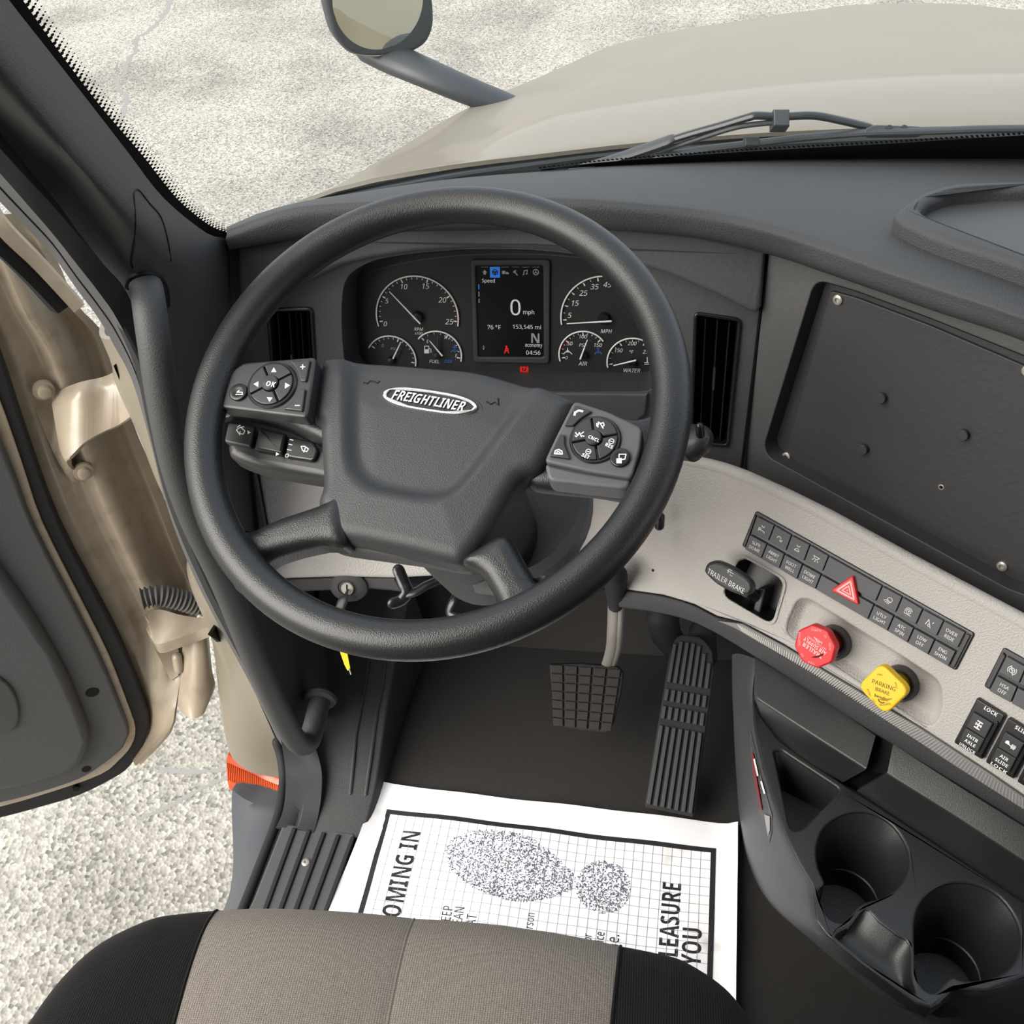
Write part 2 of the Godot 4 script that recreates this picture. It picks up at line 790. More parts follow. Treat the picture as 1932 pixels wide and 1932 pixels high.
	road.albedo_texture = noise(FastNoiseLite.TYPE_CELLULAR, 0.11, 14, 0.0, 1024, ramp([[0.0, Color(0.62, 0.61, 0.60)], [0.2, Color(0.78, 0.76, 0.74)], [0.6, Color(0.88, 0.86, 0.84)], [0.85, Color(0.95, 0.93, 0.90)], [1.0, Color(1, 0.98, 0.95)]]), 1, FastNoiseLite.RETURN_CELL_VALUE)
	road.uv1_triplanar = true
	road.uv1_world_triplanar = true
	road.uv1_scale = Vector3.ONE * 0.9
	road.normal_enabled = true
	road.normal_texture = noise(FastNoiseLite.TYPE_CELLULAR, 0.11, 14, 8.0, 1024, null, 1)
	road.normal_scale = 0.3
	road.detail_enabled = true
	road.detail_blend_mode = BaseMaterial3D.BLEND_MODE_MUL
	road.detail_uv_layer = BaseMaterial3D.DETAIL_UV_2
	road.detail_albedo = noise(FastNoiseLite.TYPE_SIMPLEX, 0.01, 31, 0.0, 512, ramp([[0.0, grey(0.80)], [0.5, grey(0.93)], [1.0, grey(1.0)]]), 5)
	road.uv2_triplanar = true
	road.uv2_world_triplanar = true
	road.uv2_scale = Vector3.ONE * 0.17
	mat("crack", Color(0.52, 0.51, 0.50), 0.95, 0.2)
	var glass := mat("window_glass", Color(0.80, 0.92, 0.86, 0.05), 0.02, 0.5)
	glass.transparency = BaseMaterial3D.TRANSPARENCY_ALPHA
	mat("frit", Color(0.03, 0.032, 0.034), 0.5, 0.4)
	mat("headliner", Color(0.80, 0.79, 0.77), 0.9, 0.2)
	mat("wall_cloth", Color(0.72, 0.71, 0.70), 0.9, 0.2)
	mat("dark_metal", Color(0.19, 0.20, 0.215), 0.5, 0.5)
	var lcd := mat("lcd", Color(0.035, 0.04, 0.045), 0.25, 0.5)
	lcd.emission_enabled = true
	lcd.emission = Color(0.02, 0.022, 0.026)
	lcd.emission_energy_multiplier = 0.25
	glow("lcd_white", Color(0.72, 0.74, 0.75), 0.09)
	glow("lcd_dim", Color(0.50, 0.51, 0.52), 0.05)
	glow("lcd_blue", Color(0.14, 0.42, 0.78), 0.12)
	glow("lcd_red", Color(0.85, 0.07, 0.08), 0.10)


var fa := Transform3D()   # the instrument fascia's plane
var ce := Transform3D()   # the centre panel's plane, turned to the driver
var wi := Transform3D()   # the switch panel's plane
var wh := Transform3D()   # the steering wheel's plane
var glass_shape: Shape
var dash_shape: Shape
var kick_shape: Shape


func _ready() -> void:
	# camera
	var pitch := deg_to_rad(43.5)
	var yaw := deg_to_rad(9.3)
	var roll := deg_to_rad(-3.8)
	var ahead := Vector3(-sin(yaw), 0, -cos(yaw))
	var right := Vector3(cos(yaw), 0, -sin(yaw))
	var fwd := ahead * cos(pitch) - Vector3.UP * sin(pitch)
	var up := ahead * sin(pitch) + Vector3.UP * cos(pitch)
	look = Basis(right * cos(roll) + up * sin(roll), up * cos(roll) - right * sin(roll), -fwd)
	var cam := Camera3D.new()
	cam.name = "camera"
	cam.transform = Transform3D(look, eye)
	cam.fov = rad_to_deg(2.0 * atan(HALF / FOCAL))
	cam.near = 0.02
	cam.far = 200.0
	add_child(cam)
	cam.current = true
	# sky: bright and evenly clouded
	var env := Environment.new()
	var sky := Sky.new()
	var sm := ProceduralSkyMaterial.new()
	sm.sky_top_color = Color(0.80, 0.86, 0.93)
	sm.sky_horizon_color = Color(0.95, 0.96, 0.97)
	sm.sky_curve = 0.3
	sm.ground_bottom_color = Color(0.55, 0.54, 0.52)
	sm.ground_horizon_color = Color(0.75, 0.75, 0.74)
	sky.sky_material = sm
	env.background_mode = Environment.BG_SKY
	env.sky = sky
	env.background_energy_multiplier = 0.72
	env.tonemap_mode = Environment.TONE_MAPPER_LINEAR
	env.tonemap_exposure = 2.9
	env.sdfgi_enabled = true
	env.ssao_enabled = true
	env.ssil_enabled = true
	var we := WorldEnvironment.new()
	we.name = "world"
	we.environment = env
	add_child(we)
	var sun := DirectionalLight3D.new()
	sun.name = "sun"
	sun.basis = Basis.looking_at(Vector3(0.66, -0.58, -0.48))
	sun.light_energy = 0.85
	sun.light_color = Color(1.0, 0.983, 0.955)
	sun.light_angular_distance = 60.0
	sun.shadow_enabled = true
	add_child(sun)

	materials()
	fa = panel(at_z(960, 590, -1.03), 0.0, 75.0)
	ce = panel(on3(fa, 1424, 680), 37.5, 80.0)
	wi = panel(at_y(1426, 964, 0.6), 38.5, 64.0)
	var el := deg_to_rad(63.83)
	var az := deg_to_rad(-12.0)
	var n := Vector3(sin(az) * cos(el), sin(el), cos(az) * cos(el))
	var wx := Vector3.UP.cross(n).normalized()
	wh = Transform3D(Basis(wx, n.cross(wx), n), deep(810.0, 765.7, 0.9396))

	ground()
	shell()
	windscreen()
	bonnet()
	pillar()
	dash_top()
	fascia()
	cluster()
	vents()
	centre_panel()
	wing()
	knee()
	column()
	wheel()
	console()
	floor_things()
	seat()
	door()
	outside_left()
	mirror()
	wiper()


func ground() -> void:
	var s := shape()
	s.slab(Vector3(-30, -1.25, -45), Vector3(30, -1.15, 12))
	var g := struct("ground", s, m.asphalt, "pale worn asphalt yard with exposed stones around the truck")
	var k := shape()
	for path in [
		[345, -30, 322, 5, 300, 40, 268, 66, 258, 72, 256, 92, 240, 118, 236, 132, 222, 156, 228, 172, 238, 184, 232, 210, 226, 235],
		[300, 1452, 345, 1456, 400, 1454, 450, 1448, 560, 1440],
		[262, 1545, 320, 1520, 380, 1488, 440, 1462],
	]:
		var line := PackedVector3Array()
		for i in range(0, path.size(), 2):
			line.append(at_y(path[i], path[i + 1], -1.1495))
		line = even(line, 60)
		var wide: float = 0.024 if path[0] == 345 else 0.010
		var a := PackedVector3Array()
		var b := PackedVector3Array()
		for i in line.size():
			var d := (line[mini(i + 1, 59)] - line[maxi(i - 1, 0)]).normalized()
			var e := Vector3(d.z, 0, -d.x) * wide * rng.randf_range(0.3, 1.0)
			var j := Vector3(rng.randf_range(-1, 1), 0, rng.randf_range(-1, 1)) * wide * (0.5 if path[0] == 345 else 0.15)
			a.append(line[i] - e + j)
			b.append(line[i] + e + j)
		k.sheet([a, b], eye)
	obj("crack", k, m.crack, g)


func shell() -> void:
	var s := shape()
	s.slab(Vector3(-0.53, -0.10, -1.20), Vector3(1.75, 0.0, 1.3))
	struct("floor", s, m.mat_rubber, "dark grey rubber mat on the cab floor")
	s = shape()
	s.slab(Vector3(-0.62, 1.74, -0.62), Vector3(1.82, 1.80, 1.36))
	struct("ceiling", s, m.headliner)
	s = shape()
	s.slab(Vector3(-0.62, -0.1, 1.3), Vector3(1.82, 1.8, 1.36))
	struct("wall_back", s, m.wall_cloth)
	s = shape(Transform3D(Basis(Vector3.BACK, Vector3.UP, Vector3.LEFT), Vector3(1.82, 0, 0)))
	s.plate(pts([-1.3, -0.1, 1.36, -0.1, 1.36, 1.8, -0.45, 1.8, -1.3, 0.8]), 0, 0.06, 0, [pts([-0.75, 0.62, 0.6, 0.62, 0.6, 1.56, -0.42, 1.56])])
	struct("wall_right", s, m.wall_cloth)
	s = shape(Transform3D(Basis(Vector3.BACK, Vector3.UP, Vector3.LEFT), Vector3(-0.56, 0, 0)))
	s.plate(pts([0.38, -0.1, 1.36, -0.1, 1.36, 1.8, 0.38, 1.8]), 0, 0.06, 0)
	struct("wall_left", s, m.wall_cloth)
	s = shape()
	s.slab(Vector3(-0.548, 0.0, -1.38), Vector3(-0.528, 0.55, -1.08))
	s.slab(Vector3(-0.548, 0.0, -1.08), Vector3(-0.528, 0.78, -0.99))
	struct("wall_footwell", s, m.mat_rubber)
	s = shape()
	s.slab(Vector3(-0.53, 0.0, -1.38), Vector3(1.75, 0.58, -1.32))
	s.slab(Vector3(-0.34, 0.57, -1.36), Vector3(1.75, 0.76, -1.30))
	var toe := PackedVector3Array([Vector3(-0.53, 0.0, -1.17), Vector3(1.7, 0.0, -1.17)])
	var top := PackedVector3Array([Vector3(-0.53, 0.36, -1.32), Vector3(1.7, 0.36, -1.32)])
	s.sheet([toe, top], Vector3(0, 1, 0), 0.01)
	struct("wall_front", s, m.mat_rubber)


func windscreen() -> void:
	var base := PackedVector3Array()
	for p in [[434, 432], [490, 405], [560, 386], [676, 361], [858, 335], [1057, 320], [1150, 312], [1409, 302], [1676, 299], [1932, 299]]:
		base.append(at_y(p[0], p[1], 0.84))
	var n := base.size()
	for i in range(n - 1, -1, -1):
		var p := base[i]
		if p.x < 0.42:
			base.append(Vector3(1.2 - p.x, p.y, p.z))
	base = even(base, 60)
	base.insert(0, base[0] + (base[0] - base[1]) * 2.5)
	var rise := Vector3(0.0, 1.0, 0.87)
	var rows := []
	for k in [-0.06, 0.0, 0.12, 0.3, 0.5, 0.7, 0.88]:
		var r := PackedVector3Array()
		for p in base:
			r.append(p + rise * k + Vector3(0.09 * k * signf(0.6 - p.x) * minf(1.0, absf(0.6 - p.x)), 0, 0) - Vector3(0, 0, 0.02 * sin(PI * clampf(k / 0.88, 0, 1))))
		rows.append(r)
	glass_shape = shape()
	glass_shape.sheet(rows, eye)
	glass_shape.sharp = 60
	struct("window_1", glass_shape, m.window_glass, "raked curved windscreen of the cab with a black dotted edge")
	# black ceramic band with its dots
	var t := thing("windscreen_edge_band", "black dotted ceramic band along the edge of the windscreen", "edge band", at_y(434, 432, 0.84))
	var s := shape()
	var lines := []
	for l in [[-8, -25, 8, 0, 81, 98, 160, 200, 232, 293, 300, 382, 340, 424, 384, 452, 425, 462], [25, -25, 43, 0, 112, 98, 192, 203, 268, 292, 330, 370, 372, 408, 405, 430, 436, 440], [52, -25, 72, 0, 137, 93, 215, 195, 295, 290, 360, 372, 398, 405, 430, 428, 444, 432]]:
		lines.append(even(on_glass(l), 90))
	s.sheet([lines[0], lines[1]], eye)
	obj("solid_band", s, m.frit, t)
	s = shape()
	var low := even(on_glass([1020, 322, 1150, 313, 1409, 303, 1676, 300, 1932, 300, 2100, 303]), 60)
	var high := even(on_glass([1020, 320, 1150, 305, 1409, 286, 1676, 271, 1932, 255, 2100, 247]), 60)
	s.sheet([low, high], eye)
	obj("solid_band", s, m.frit, t)
	s = shape()
	for k in 4:
		for i in 69:
			var j := (i + 0.5 * (k % 2)) * 1.27
			var a: Vector3 = lines[1][int(j)].lerp(lines[1][int(j) + 1], fmod(j, 1.0))
			var b: Vector3 = lines[2][int(j)].lerp(lines[2][int(j) + 1], fmod(j, 1.0))
			dot(s, a.lerp(b, 0.08 + 0.28 * k), [0.0021, 0.0016, 0.0011, 0.0008][k])
	for i in 118:
		var p := high[i / 2].lerp(high[mini(59, i / 2 + 1)], 0.5 * (i % 2)) + rise * 0.004
		dot(s, p, 0.0022)
	var d := obj("dots", s, m.frit, t)
	d.set_meta("kind", "stuff")


func on_glass(a: Array) -> PackedVector3Array:
	var out := PackedVector3Array()
	for i in range(0, a.size(), 2):
		var h := glass_shape.hit(eye, ray(a[i], a[i + 1]))
		if h.size():
			out.append(h[0].move_toward(eye, 0.0015))
	return out


func dot(s: Shape, p: Vector3, r: float) -> void:
	var u := Vector3(0.1, 0.75, 0.65).normalized() * r
	var w := u.cross((eye - p).normalized()).normalized() * r
	var b := s.v.size()
	var a := s.f.size()
	s.v.append(p)
	for i in 8:
		s.v.append(p + u * cos(TAU * i / 8) + w * sin(TAU * i / 8))
	for i in 8:
		s.f.append_array(PackedInt32Array([b, b + 1 + i, b + 1 + (i + 1) % 8]))
	s.fix(a, eye)


func bonnet() -> void:
	var starts := [[560, 380, 0.80], [640, 348, 0.785], [745, 285, 0.745], [880, 205, 0.665], [1030, 140, 0.575], [1180, 78, 0.49], [1330, 58, 0.455]]
	var rows := []
	var crease := []
	for k in starts.size():
		var l := at_y(starts[k][0], starts[k][1], starts[k][2])
		var drop := 0.25 if k < 3 else 0.7
		var row := PackedVector3Array([l + Vector3(0.05, -drop, 0), l + Vector3(0.02, -0.4 * drop, 0), l + Vector3(0.004, -0.05, 0), l])
		var back := clampf((l.z + 2.9) / 1.5, 0, 1)
		var c := lerpf(0.30, 0.13, back)
		var crown: float = [0.0, 0.012, 0.03, 0.035, 0.028, 0.018, 0.012][k]
		var swell: float = [0.0, 0.006, 0.014, 0.016, 0.014, 0.012, 0.01][k]
		var bow: float = [0.237, 0.22, 0.18, 0.13, 0.10, 0.10, 0.10][k]
		for i in range(1, 41):
			var x := lerpf(l.x, 1.2 - l.x, float(i) / 40)
			var g := absf(x - 0.6) / absf(l.x - 0.6)
			var y := l.y + crown * (1 - g * g)
			var inner := smoothstep(0.0, 0.06, (absf(l.x - 0.6) - absf(x - 0.6)) - c)
			y += swell * inner
			row.append(Vector3(x, y, l.z - bow * (1 - g * g)))
		if k == 0:
			# the rear edge follows the windscreen's sweep
			var rear := PackedVector3Array()
			for p in [[560, 380], [640, 352], [716, 334], [858, 310], [1024, 290], [1200, 270], [1450, 250], [1700, 240], [1932, 238]]:
				rear.append(at_y(p[0], p[1], 0.80))
			var half := rear.size()
			for i in range(half - 1, -1, -1):
				rear.append(Vector3(1.2 - rear[i].x, rear[i].y, rear[i].z))
			rear = even(rear, 41)
			row = PackedVector3Array([rear[0] + Vector3(0.05, -0.12, 0), rear[0] + Vector3(0.02, -0.08, 0), rear[0] + Vector3(0.004, -0.03, 0)])
			row.append_array(rear)
		rows.append(row)
	var nose := PackedVector3Array()
	for p in rows[rows.size() - 1]:
		nose.append(p + Vector3(0, -0.12, -0.06))
	rows.append(nose)
	var nose2 := PackedVector3Array()
	for p in nose:
		nose2.append(p + Vector3(0, -0.5, -0.08))
	rows.append(nose2)
	var fine := []
	for i in rows[0].size():
		var col := PackedVector3Array()
		for r in rows:
			col.append(r[i])
		fine.append(spline3(col, 4))
	var s := shape()
	s.sharp = 50
	s.sheet(fine, Vector3(0.6, 6, -2), 0.006)
	var t := thing("bonnet", "glossy tan sloping bonnet of the truck seen through the windscreen", "bonnet", Vector3(0.6, -0.2, -1.9))
	obj("panel", s, m.paint, t)
	# the cowl between bonnet and glass
	var a := PackedVector3Array()
	var b := PackedVector3Array()
	for p in [[566, 380], [580, 373], [716, 333], [858, 309], [1024, 289], [1200, 269], [1450, 249], [1700, 239], [1932, 237], [2200, 237]]:
		a.append(at_y(p[0], p[1] - 1, 0.775))
	for p in [[566, 384], [585, 377], [759, 348], [891, 323], [1057, 300], [1156, 288], [1409, 270], [1676, 258], [1932, 252], [2200, 250]]:
		b.append(at_y(p[0], p[1], 0.79))
	a = even(a, 40)
	b = even(b, 40)
	s = shape()
	s.sheet(rows_between(a, b, 3), Vector3(0.3, 4, -1.3), 0.004)
	var c := PackedVector3Array()
	for p in b:
		c.append(p + Vector3(0, -0.01, 0.16))
	var w := thing("cowl", "grey cowl strip between the bonnet and the windscreen", "cowl", b[0])
	obj("rear_flange", s, m.fairing, w)
	s = shape()
	var bb := PackedVector3Array()
	for p in b:
		bb.append(p + Vector3(0, -0.004, 0))
	s.sheet(rows_between(bb, c, 3), Vector3(0.3, 4, -1.2), 0.004)
	obj("gutter", s, m.deep_black, w)


func pillar() -> void:
	# one skin from the windscreen's edge round to the door seal, running on down as the footwell's side
	var cols := [
		[[2, -25, -0.46], [17, 0, -0.46], [90, 93, -0.463], [170, 195, -0.467], [242, 288, -0.47], [310, 375, -0.474], [390, 440, -0.478], [440, 462, -0.482], [452, 556, -0.490], [464, 700, -0.497], [480, 850, -0.502], [530, 1000, -0.502], [600, 1180, -0.497], [650, 1330, -0.478]],
		[[-75, 30, -0.440], [-50, 60, -0.440], [45, 175, -0.442], [108, 250, -0.444], [172, 325, -0.447], [240, 400, -0.451], [305, 470, -0.457], [355, 520, -0.466], [385, 610, -0.48], [405, 730, -0.490], [430, 875, -0.495], [485, 1022, -0.495], [560, 1202, -0.490], [622, 1345, -0.476]],
		[[-130, 90, -0.472], [-105, 115, -0.472], [0, 212, -0.472], [60, 268, -0.472], [116, 318, -0.472], [175, 392, -0.473], [232, 470, -0.475], [268, 525, -0.478], [318, 650, -0.486], [345, 765, -0.493], [375, 900, -0.497], [440, 1052, -0.497], [525, 1228, -0.492], [596, 1365, -0.478]],
		[[-140, 125, -0.474], [-110, 155, -0.474], [0, 280, -0.474], [50, 335, -0.474], [101, 390, -0.475], [150, 447, -0.476], [200, 504, -0.478], [240, 553, -0.481], [290, 675, -0.490], [318, 785, -0.495], [352, 930, -0.498], [410, 1080, -0.498], [498, 1247, -0.493], [572, 1390, -0.48]],
	]
	var rows := []
	var fold := PackedVector3Array()
	for c in cols:
		var line := PackedVector3Array()
		for p in c:
			line.append(at_x(p[0], p[1], p[2]))
		if rows.size() == 3:
			# the band beside the seal faces the back of the cab
			for i in line.size():
				var k := 1.0 - smoothstep(6.0, 9.0, i)
				line[i] = line[i].lerp(at_z(c[i][0], c[i][1], fold[i].z - 0.040), k)
		fold = line
		rows.append(spline3(line, 4))
	var wide := []
	for i in rows[0].size():
		var col := PackedVector3Array()
		for r in rows:
			col.append(r[i])
		wide.append(spline3(col, 5))
	kick_shape = shape()
	kick_shape.sharp = 60
	kick_shape.sheet(wide, Vector3(0.3, 0.9, -0.4), 0.012)
	var t := thing("pillar_trim", "dark grey moulded trim on the windscreen pillar beside the open door", "trim panel", at_x(640, 1330, -0.48))
	obj("panel", kick_shape, m.trim_dark, t)
	var seam := PackedVector3Array()
	for p in [[250, 505], [247, 492], [252, 460], [255, 420], [253, 380], [252, 366], [256, 358], [264, 361], [282, 384], [299, 403], [309, 425], [317, 458], [322, 492]]:
		var h := kick_shape.hit(eye, ray(p[0], p[1]))
		if h.size():
			seam.append(h[0])
	var s := shape()
	s.tube(spline3(seam, 4), 0.0011, 6)
	obj("cover_seam", s, m.deep_black, t)
	# socket round the top of the handle
	s = shape()
	var hole := PackedVector3Array()
	for p in [[243, 560], [242, 540], [250, 524], [268, 517], [288, 519], [304, 530], [312, 550], [314, 575]]:
		var h := kick_shape.hit(eye, ray(p[0], p[1]))
		if h.size():
			hole.append(h[0])
	s.tube(spline3(hole, 4), 0.004, 8)
	obj("handle_socket", s, m.deep_black, t)
	# door frame flange: black seal, then two grey lips
	var d := thing("door_frame_seal", "black rubber seal and grey flange along the front of the door opening", "door seal", at_x(520, 1545, -0.5))
	var edges := [
		[[-140, 125, -0.482], [-110, 155, -0.482], [0, 280, -0.482], [50, 335, -0.482], [101, 390, -0.483], [150, 447, -0.484], [200, 504, -0.486], [240, 553, -0.489], [290, 675, -0.497], [318, 785, -0.502], [352, 930, -0.505], [410, 1080, -0.505], [498, 1247, -0.50], [562, 1395, -0.49]],
		[[-150, 160, -0.498], [-110, 205, -0.498], [0, 327, -0.498], [50, 384, -0.498], [101, 443, -0.499], [150, 505, -0.50], [186, 551, -0.501], [222, 604, -0.503], [268, 700, -0.506], [296, 815, -0.51], [332, 958, -0.513], [392, 1105, -0.513], [478, 1268, -0.508], [550, 1405, -0.50]],
		[[-155, 185, -0.520], [-110, 232, -0.520], [0, 353, -0.520], [50, 406, -0.520], [101, 461, -0.521], [148, 526, -0.522], [186, 576, -0.523], [222, 630, -0.525], [260, 712, -0.528], [290, 825, -0.532], [328, 968, -0.534], [388, 1115, -0.534], [474, 1278, -0.53], [543, 1410, -0.52]],
		[[-160, 210, -0.548], [-110, 262, -0.548], [0, 381, -0.548], [50, 430, -0.548], [101, 484, -0.549], [148, 550, -0.55], [186, 601, -0.551], [214, 650, -0.552], [250, 720, -0.555], [283, 832, -0.559], [322, 978, -0.56], [384, 1125, -0.56], [470, 1286, -0.556], [534, 1416, -0.55]],
	]
	var ls := []
	for c in edges:
		var line := PackedVector3Array()
		for p in c:
			line.append(at_x(p[0], p[1], p[2]))
		ls.append(spline3(line, 4))
	s = shape()
	s.sheet(rows_between(ls[0], ls[1], 2), Vector3(0.3, 0.9, 0), 0.012)
	obj("seal", s, m.rubber, d)
	s = shape()
	s.sheet([ls[1], ls[2], ls[3]], Vector3(0.3, 0.9, 0), 0.003)
	obj("flange", s, m.door_trim, d)
	s = shape()
	s.tube(ls[2], 0.0012, 6)
	obj("flange_groove", s, m.deep_black, d)
	# grab handle
	var path := PackedVector3Array()
	for p in [[274, 536, -0.488], [279, 560, -0.470], [290, 640, -0.462], [308, 760, -0.462], [333, 880, -0.466], [370, 985, -0.468], [424, 1100, -0.468], [480, 1240, -0.468], [528, 1345, -0.466], [552, 1388, -0.464], [569, 1404, -0.460], [583, 1398, -0.456], [592, 1370, -0.455], [600, 1335, -0.456], [604, 1318, -0.457]]:
		path.append(at_x(p[0], p[1], p[2]))
	var g := thing("grab_handle", "long dark grey tubular grab handle on the pillar beside the door", "grab handle", path[path.size() - 1])
	s = shape()
	s.tube(spline3(path, 6), 0.0158, 20)
	obj("tube", s, m.trim_dark, g)
	var e := path[path.size() - 1]
	var dir := (path[path.size() - 1] - path[path.size() - 3]).normalized()
	s = shape(Transform3D(Basis(dir.cross(Vector3.UP).normalized(), dir.cross(dir.cross(Vector3.UP)).normalized(), dir), e))
	s.lathe([[0.0165, -0.006], [0.024, -0.004], [0.0255, 0.001], [0.0235, 0.005], [0.001, 0.012]], 28)
	obj("foot_collar", s, m.trim_dark, g)


func dash_top() -> void:
	var far := PackedVector3Array()
	for p in [[434, 434], [490, 407], [560, 388], [676, 363], [858, 337], [1057, 321], [1150, 313], [1409, 303], [1676, 300], [1932, 300]]:
		far.append(at_y(p[0], p[1], 0.84))
	far.append(at_y(2300, 304, 0.84))
	var up_px := [[428, 440, 0], [500, 412, 0], [560, 396, 0], [659, 388, 0], [860, 379, 0], [1057, 380, 0], [1150, 385, 0], [1340, 405, 0], [1514, 449, 1], [1676, 506, 1], [1932, 591, 1], [2150, 680, 1]]
	var low_px := [[432, 470, 0], [500, 458, 0], [560, 448, 0], [700, 437, 0], [870, 432, 0], [1057, 431, 0], [1150, 433, 0], [1312, 447, 0], [1450, 478, 1], [1555, 512, 1], [1757, 583, 1], [1932, 642, 1], [2150, 740, 1]]
	var nose := []
	for set in [[up_px, 0.020], [up_px, 0.034], [low_px, 0.030], [low_px, 0.024], [low_px, 0.0]]:
		var row := PackedVector3Array()
		for p in set[0]:
			var lift := 0.0
			row.append(on3(ce if p[2] == 1 else fa, p[0], p[1] + lift, set[1]))
		nose.append(even(row, 70))
	var mid := PackedVector3Array()
	for i in 70:
		mid.append(nose[1][i].lerp(nose[2][i], 0.35) + Vector3(0, 0.001, 0.005))
	far = even(far, 70)
	var shoulder := PackedVector3Array()
	var shoulder2 := PackedVector3Array()
	for i in 70:
		shoulder.append(nose[1][i].lerp(far[i], 0.07) + Vector3(0, 0.004, 0))
		shoulder2.append(nose[1][i].lerp(far[i], 0.45) + Vector3(0, 0.006, 0))
	var rows := []
	var keys := [far, shoulder2, shoulder, nose[1], mid, nose[2], nose[4]]
	for i in 70:
		var col := PackedVector3Array()
		for k in keys:
			col.append(k[i])
		rows.append(spline3(col, 5))
	dash_shape = shape()
	dash_shape.sharp = 70
	dash_shape.sheet(rows, Vector3(0, 2, 0.5), 0.012)
	var t := thing("dashboard_pad", "soft dark grey dashboard top with a rolled front edge under the windscreen", "dashboard", Vector3(0.0, 0.84, -1.2))
	obj("pad", dash_shape, m.pad, t)
	# left end cap
	var end := PackedVector3Array()
	var s := shape()
	s.sheet([PackedVector3Array([on3(fa, 428, 440, 0.028), on3(fa, 432, 468, 0.034)]), PackedVector3Array([on3(fa, 428, 440, -0.06), on3(fa, 432, 468, -0.06)])], Vector3(-2, 1, 0), 0.004)
	obj("end_cap", s, m.pad, t)
	# tray let into the top on the right
	var a := dash_shape.hit(eye, ray(1700, 415))
	var b := dash_shape.hit(eye, ray(1905, 500))
	var c := dash_shape.hit(eye, ray(1840, 345))
	var tt := through(a[0], b[0], c[0] + Vector3(0, 0.014, 0))
	if tt.basis.z.y < 0:
		tt.basis = Basis(tt.basis.x, -tt.basis.y, -tt.basis.z)
	tt.origin += tt.basis.z * 0.017
	var outer := rounded(ons(tt, [1684, 405, 1735, 369, 1790, 351, 1870, 347, 1990, 347, 2120, 380, 2120, 575, 1932, 506, 1757, 449, 1696, 420]), 0.02, 5)
	var inner := rounded(ons(tt, [1735, 401, 1752, 384, 1802, 366, 1870, 361, 1985, 360, 2080, 390, 2080, 540, 1932, 482, 1749, 413]), 0.014, 5)
	var tr := thing("dash_tray", "rounded storage tray let into the right of the dashboard top", "tray", tt)
	s = shape(tt)
	s.plate(outer, -0.03, 0.004, 0.008, [inner], false)
	obj("rim", s, m.pad, tr)
	s = shape(tt)
	s.plate(inner, -0.012, -0.0105, 0.0)
	obj("liner", s, m.console_side, tr)


func fascia() -> void:
	var t := thing("instrument_fascia", "dark grey fascia panel around the gauges behind the steering wheel", "dashboard panel", fa)
	var outer := ons(fa, [426, 464, 560, 442, 700, 430, 870, 425, 1057, 424, 1150, 426, 1312, 440, 1447, 470, 1422, 690, 1398, 887, 1330, 872, 1230, 866, 900, 870, 600, 874, 452, 886, 436, 700])
	var recess := rounded(ons(fa, [655, 720, 646, 640, 645, 570, 652, 522, 700, 492, 780, 479, 886, 471, 1000, 472, 1100, 482, 1185, 508, 1232, 550, 1246, 640, 1240, 738, 990, 738]), 0.02, 4)
	var right_vent := rounded(ons(fa, [1311, 592, 1397, 604, 1374, 840, 1302, 832]), 0.006)
	var left_vent := rounded(ons(fa, [504, 586, 588, 584, 600, 790, 520, 795]), 0.006)
	var slot := rounded(ons(fa, [478, 494, 540, 482, 540, 506, 480, 512]), 0.004)
	var s := shape(fa)
	s.plate(outer, -0.012, 0.0, 0.0015, [recess, right_vent, left_vent, slot])
	obj("panel", s, m.fascia, t)
	# eyebrow over the gauges, standing proud
	s = shape(fa)
	s.plate(ons(fa, [446, 466, 560, 444, 700, 432, 870, 427, 1057, 426, 1150, 428, 1312, 442, 1446, 472, 1437, 580, 1428, 592, 1412, 588, 1350, 556, 1260, 518, 1185, 496, 1100, 480, 1000, 470, 886, 469, 780, 476, 700, 488, 640, 503, 560, 542, 490, 572, 470, 575, 449, 570], 0.016), 0.0, 0.016, 0.006)
	obj("eyebrow", s, m.fascia, t)
	# the recess: walls down to the gauges
	s = shape(fa)
	var rows := []
	for k in 5:
		rows.append(s.lift(Shape.inset(Shape.ccw(recess), 0.004 * k / 4.0), -0.05 * k / 4.0))
	s.sheet(rows, fa * Vector3(0.05, 0.02, -0.03), 0.0, true)
	obj("recess_wall", s, m.plate_black, t)
	s = shape(fa)
	s.plate(ons(fa, [985, 741, 1222, 744, 1218, 782, 1195, 800, 985, 800], 0.006), 0.0, 0.006, 0.003)
	obj("lower_lip", s, m.fascia, t)
	s = shape(fa)
	s.plate(Shape.inset(Shape.ccw(slot), -0.004), -0.045, -0.04, 0)
	obj("slot_back", s, m.deep_black, t)
	# seam to the centre panel
	s = shape()
	s.tube(PackedVector3Array([on3(fa, 1447, 476, 0.001), on3(fa, 1423, 690, 0.001), on3(fa, 1399, 886, 0.001)]), 0.0016, 6)
	obj("seam", s, m.deep_black, t)


func ticks(s: Shape, t: Transform3D, c: Vector2, r: float, from: float, to: float, count: int, big: int, z: float) -> void:
	for i in count + 1:
		var q := deg_to_rad(lerpf(from, to, float(i) / count))
		var e := Vector2(cos(q), sin(q))
		var l := 0.0032 if i % big == 0 else 0.0018
		s.ink([PackedVector2Array([c + e * (r - 0.0026), c + e * (r - 0.0026 - l)])], 0.0014 if i % big == 0 else 0.0007, z)


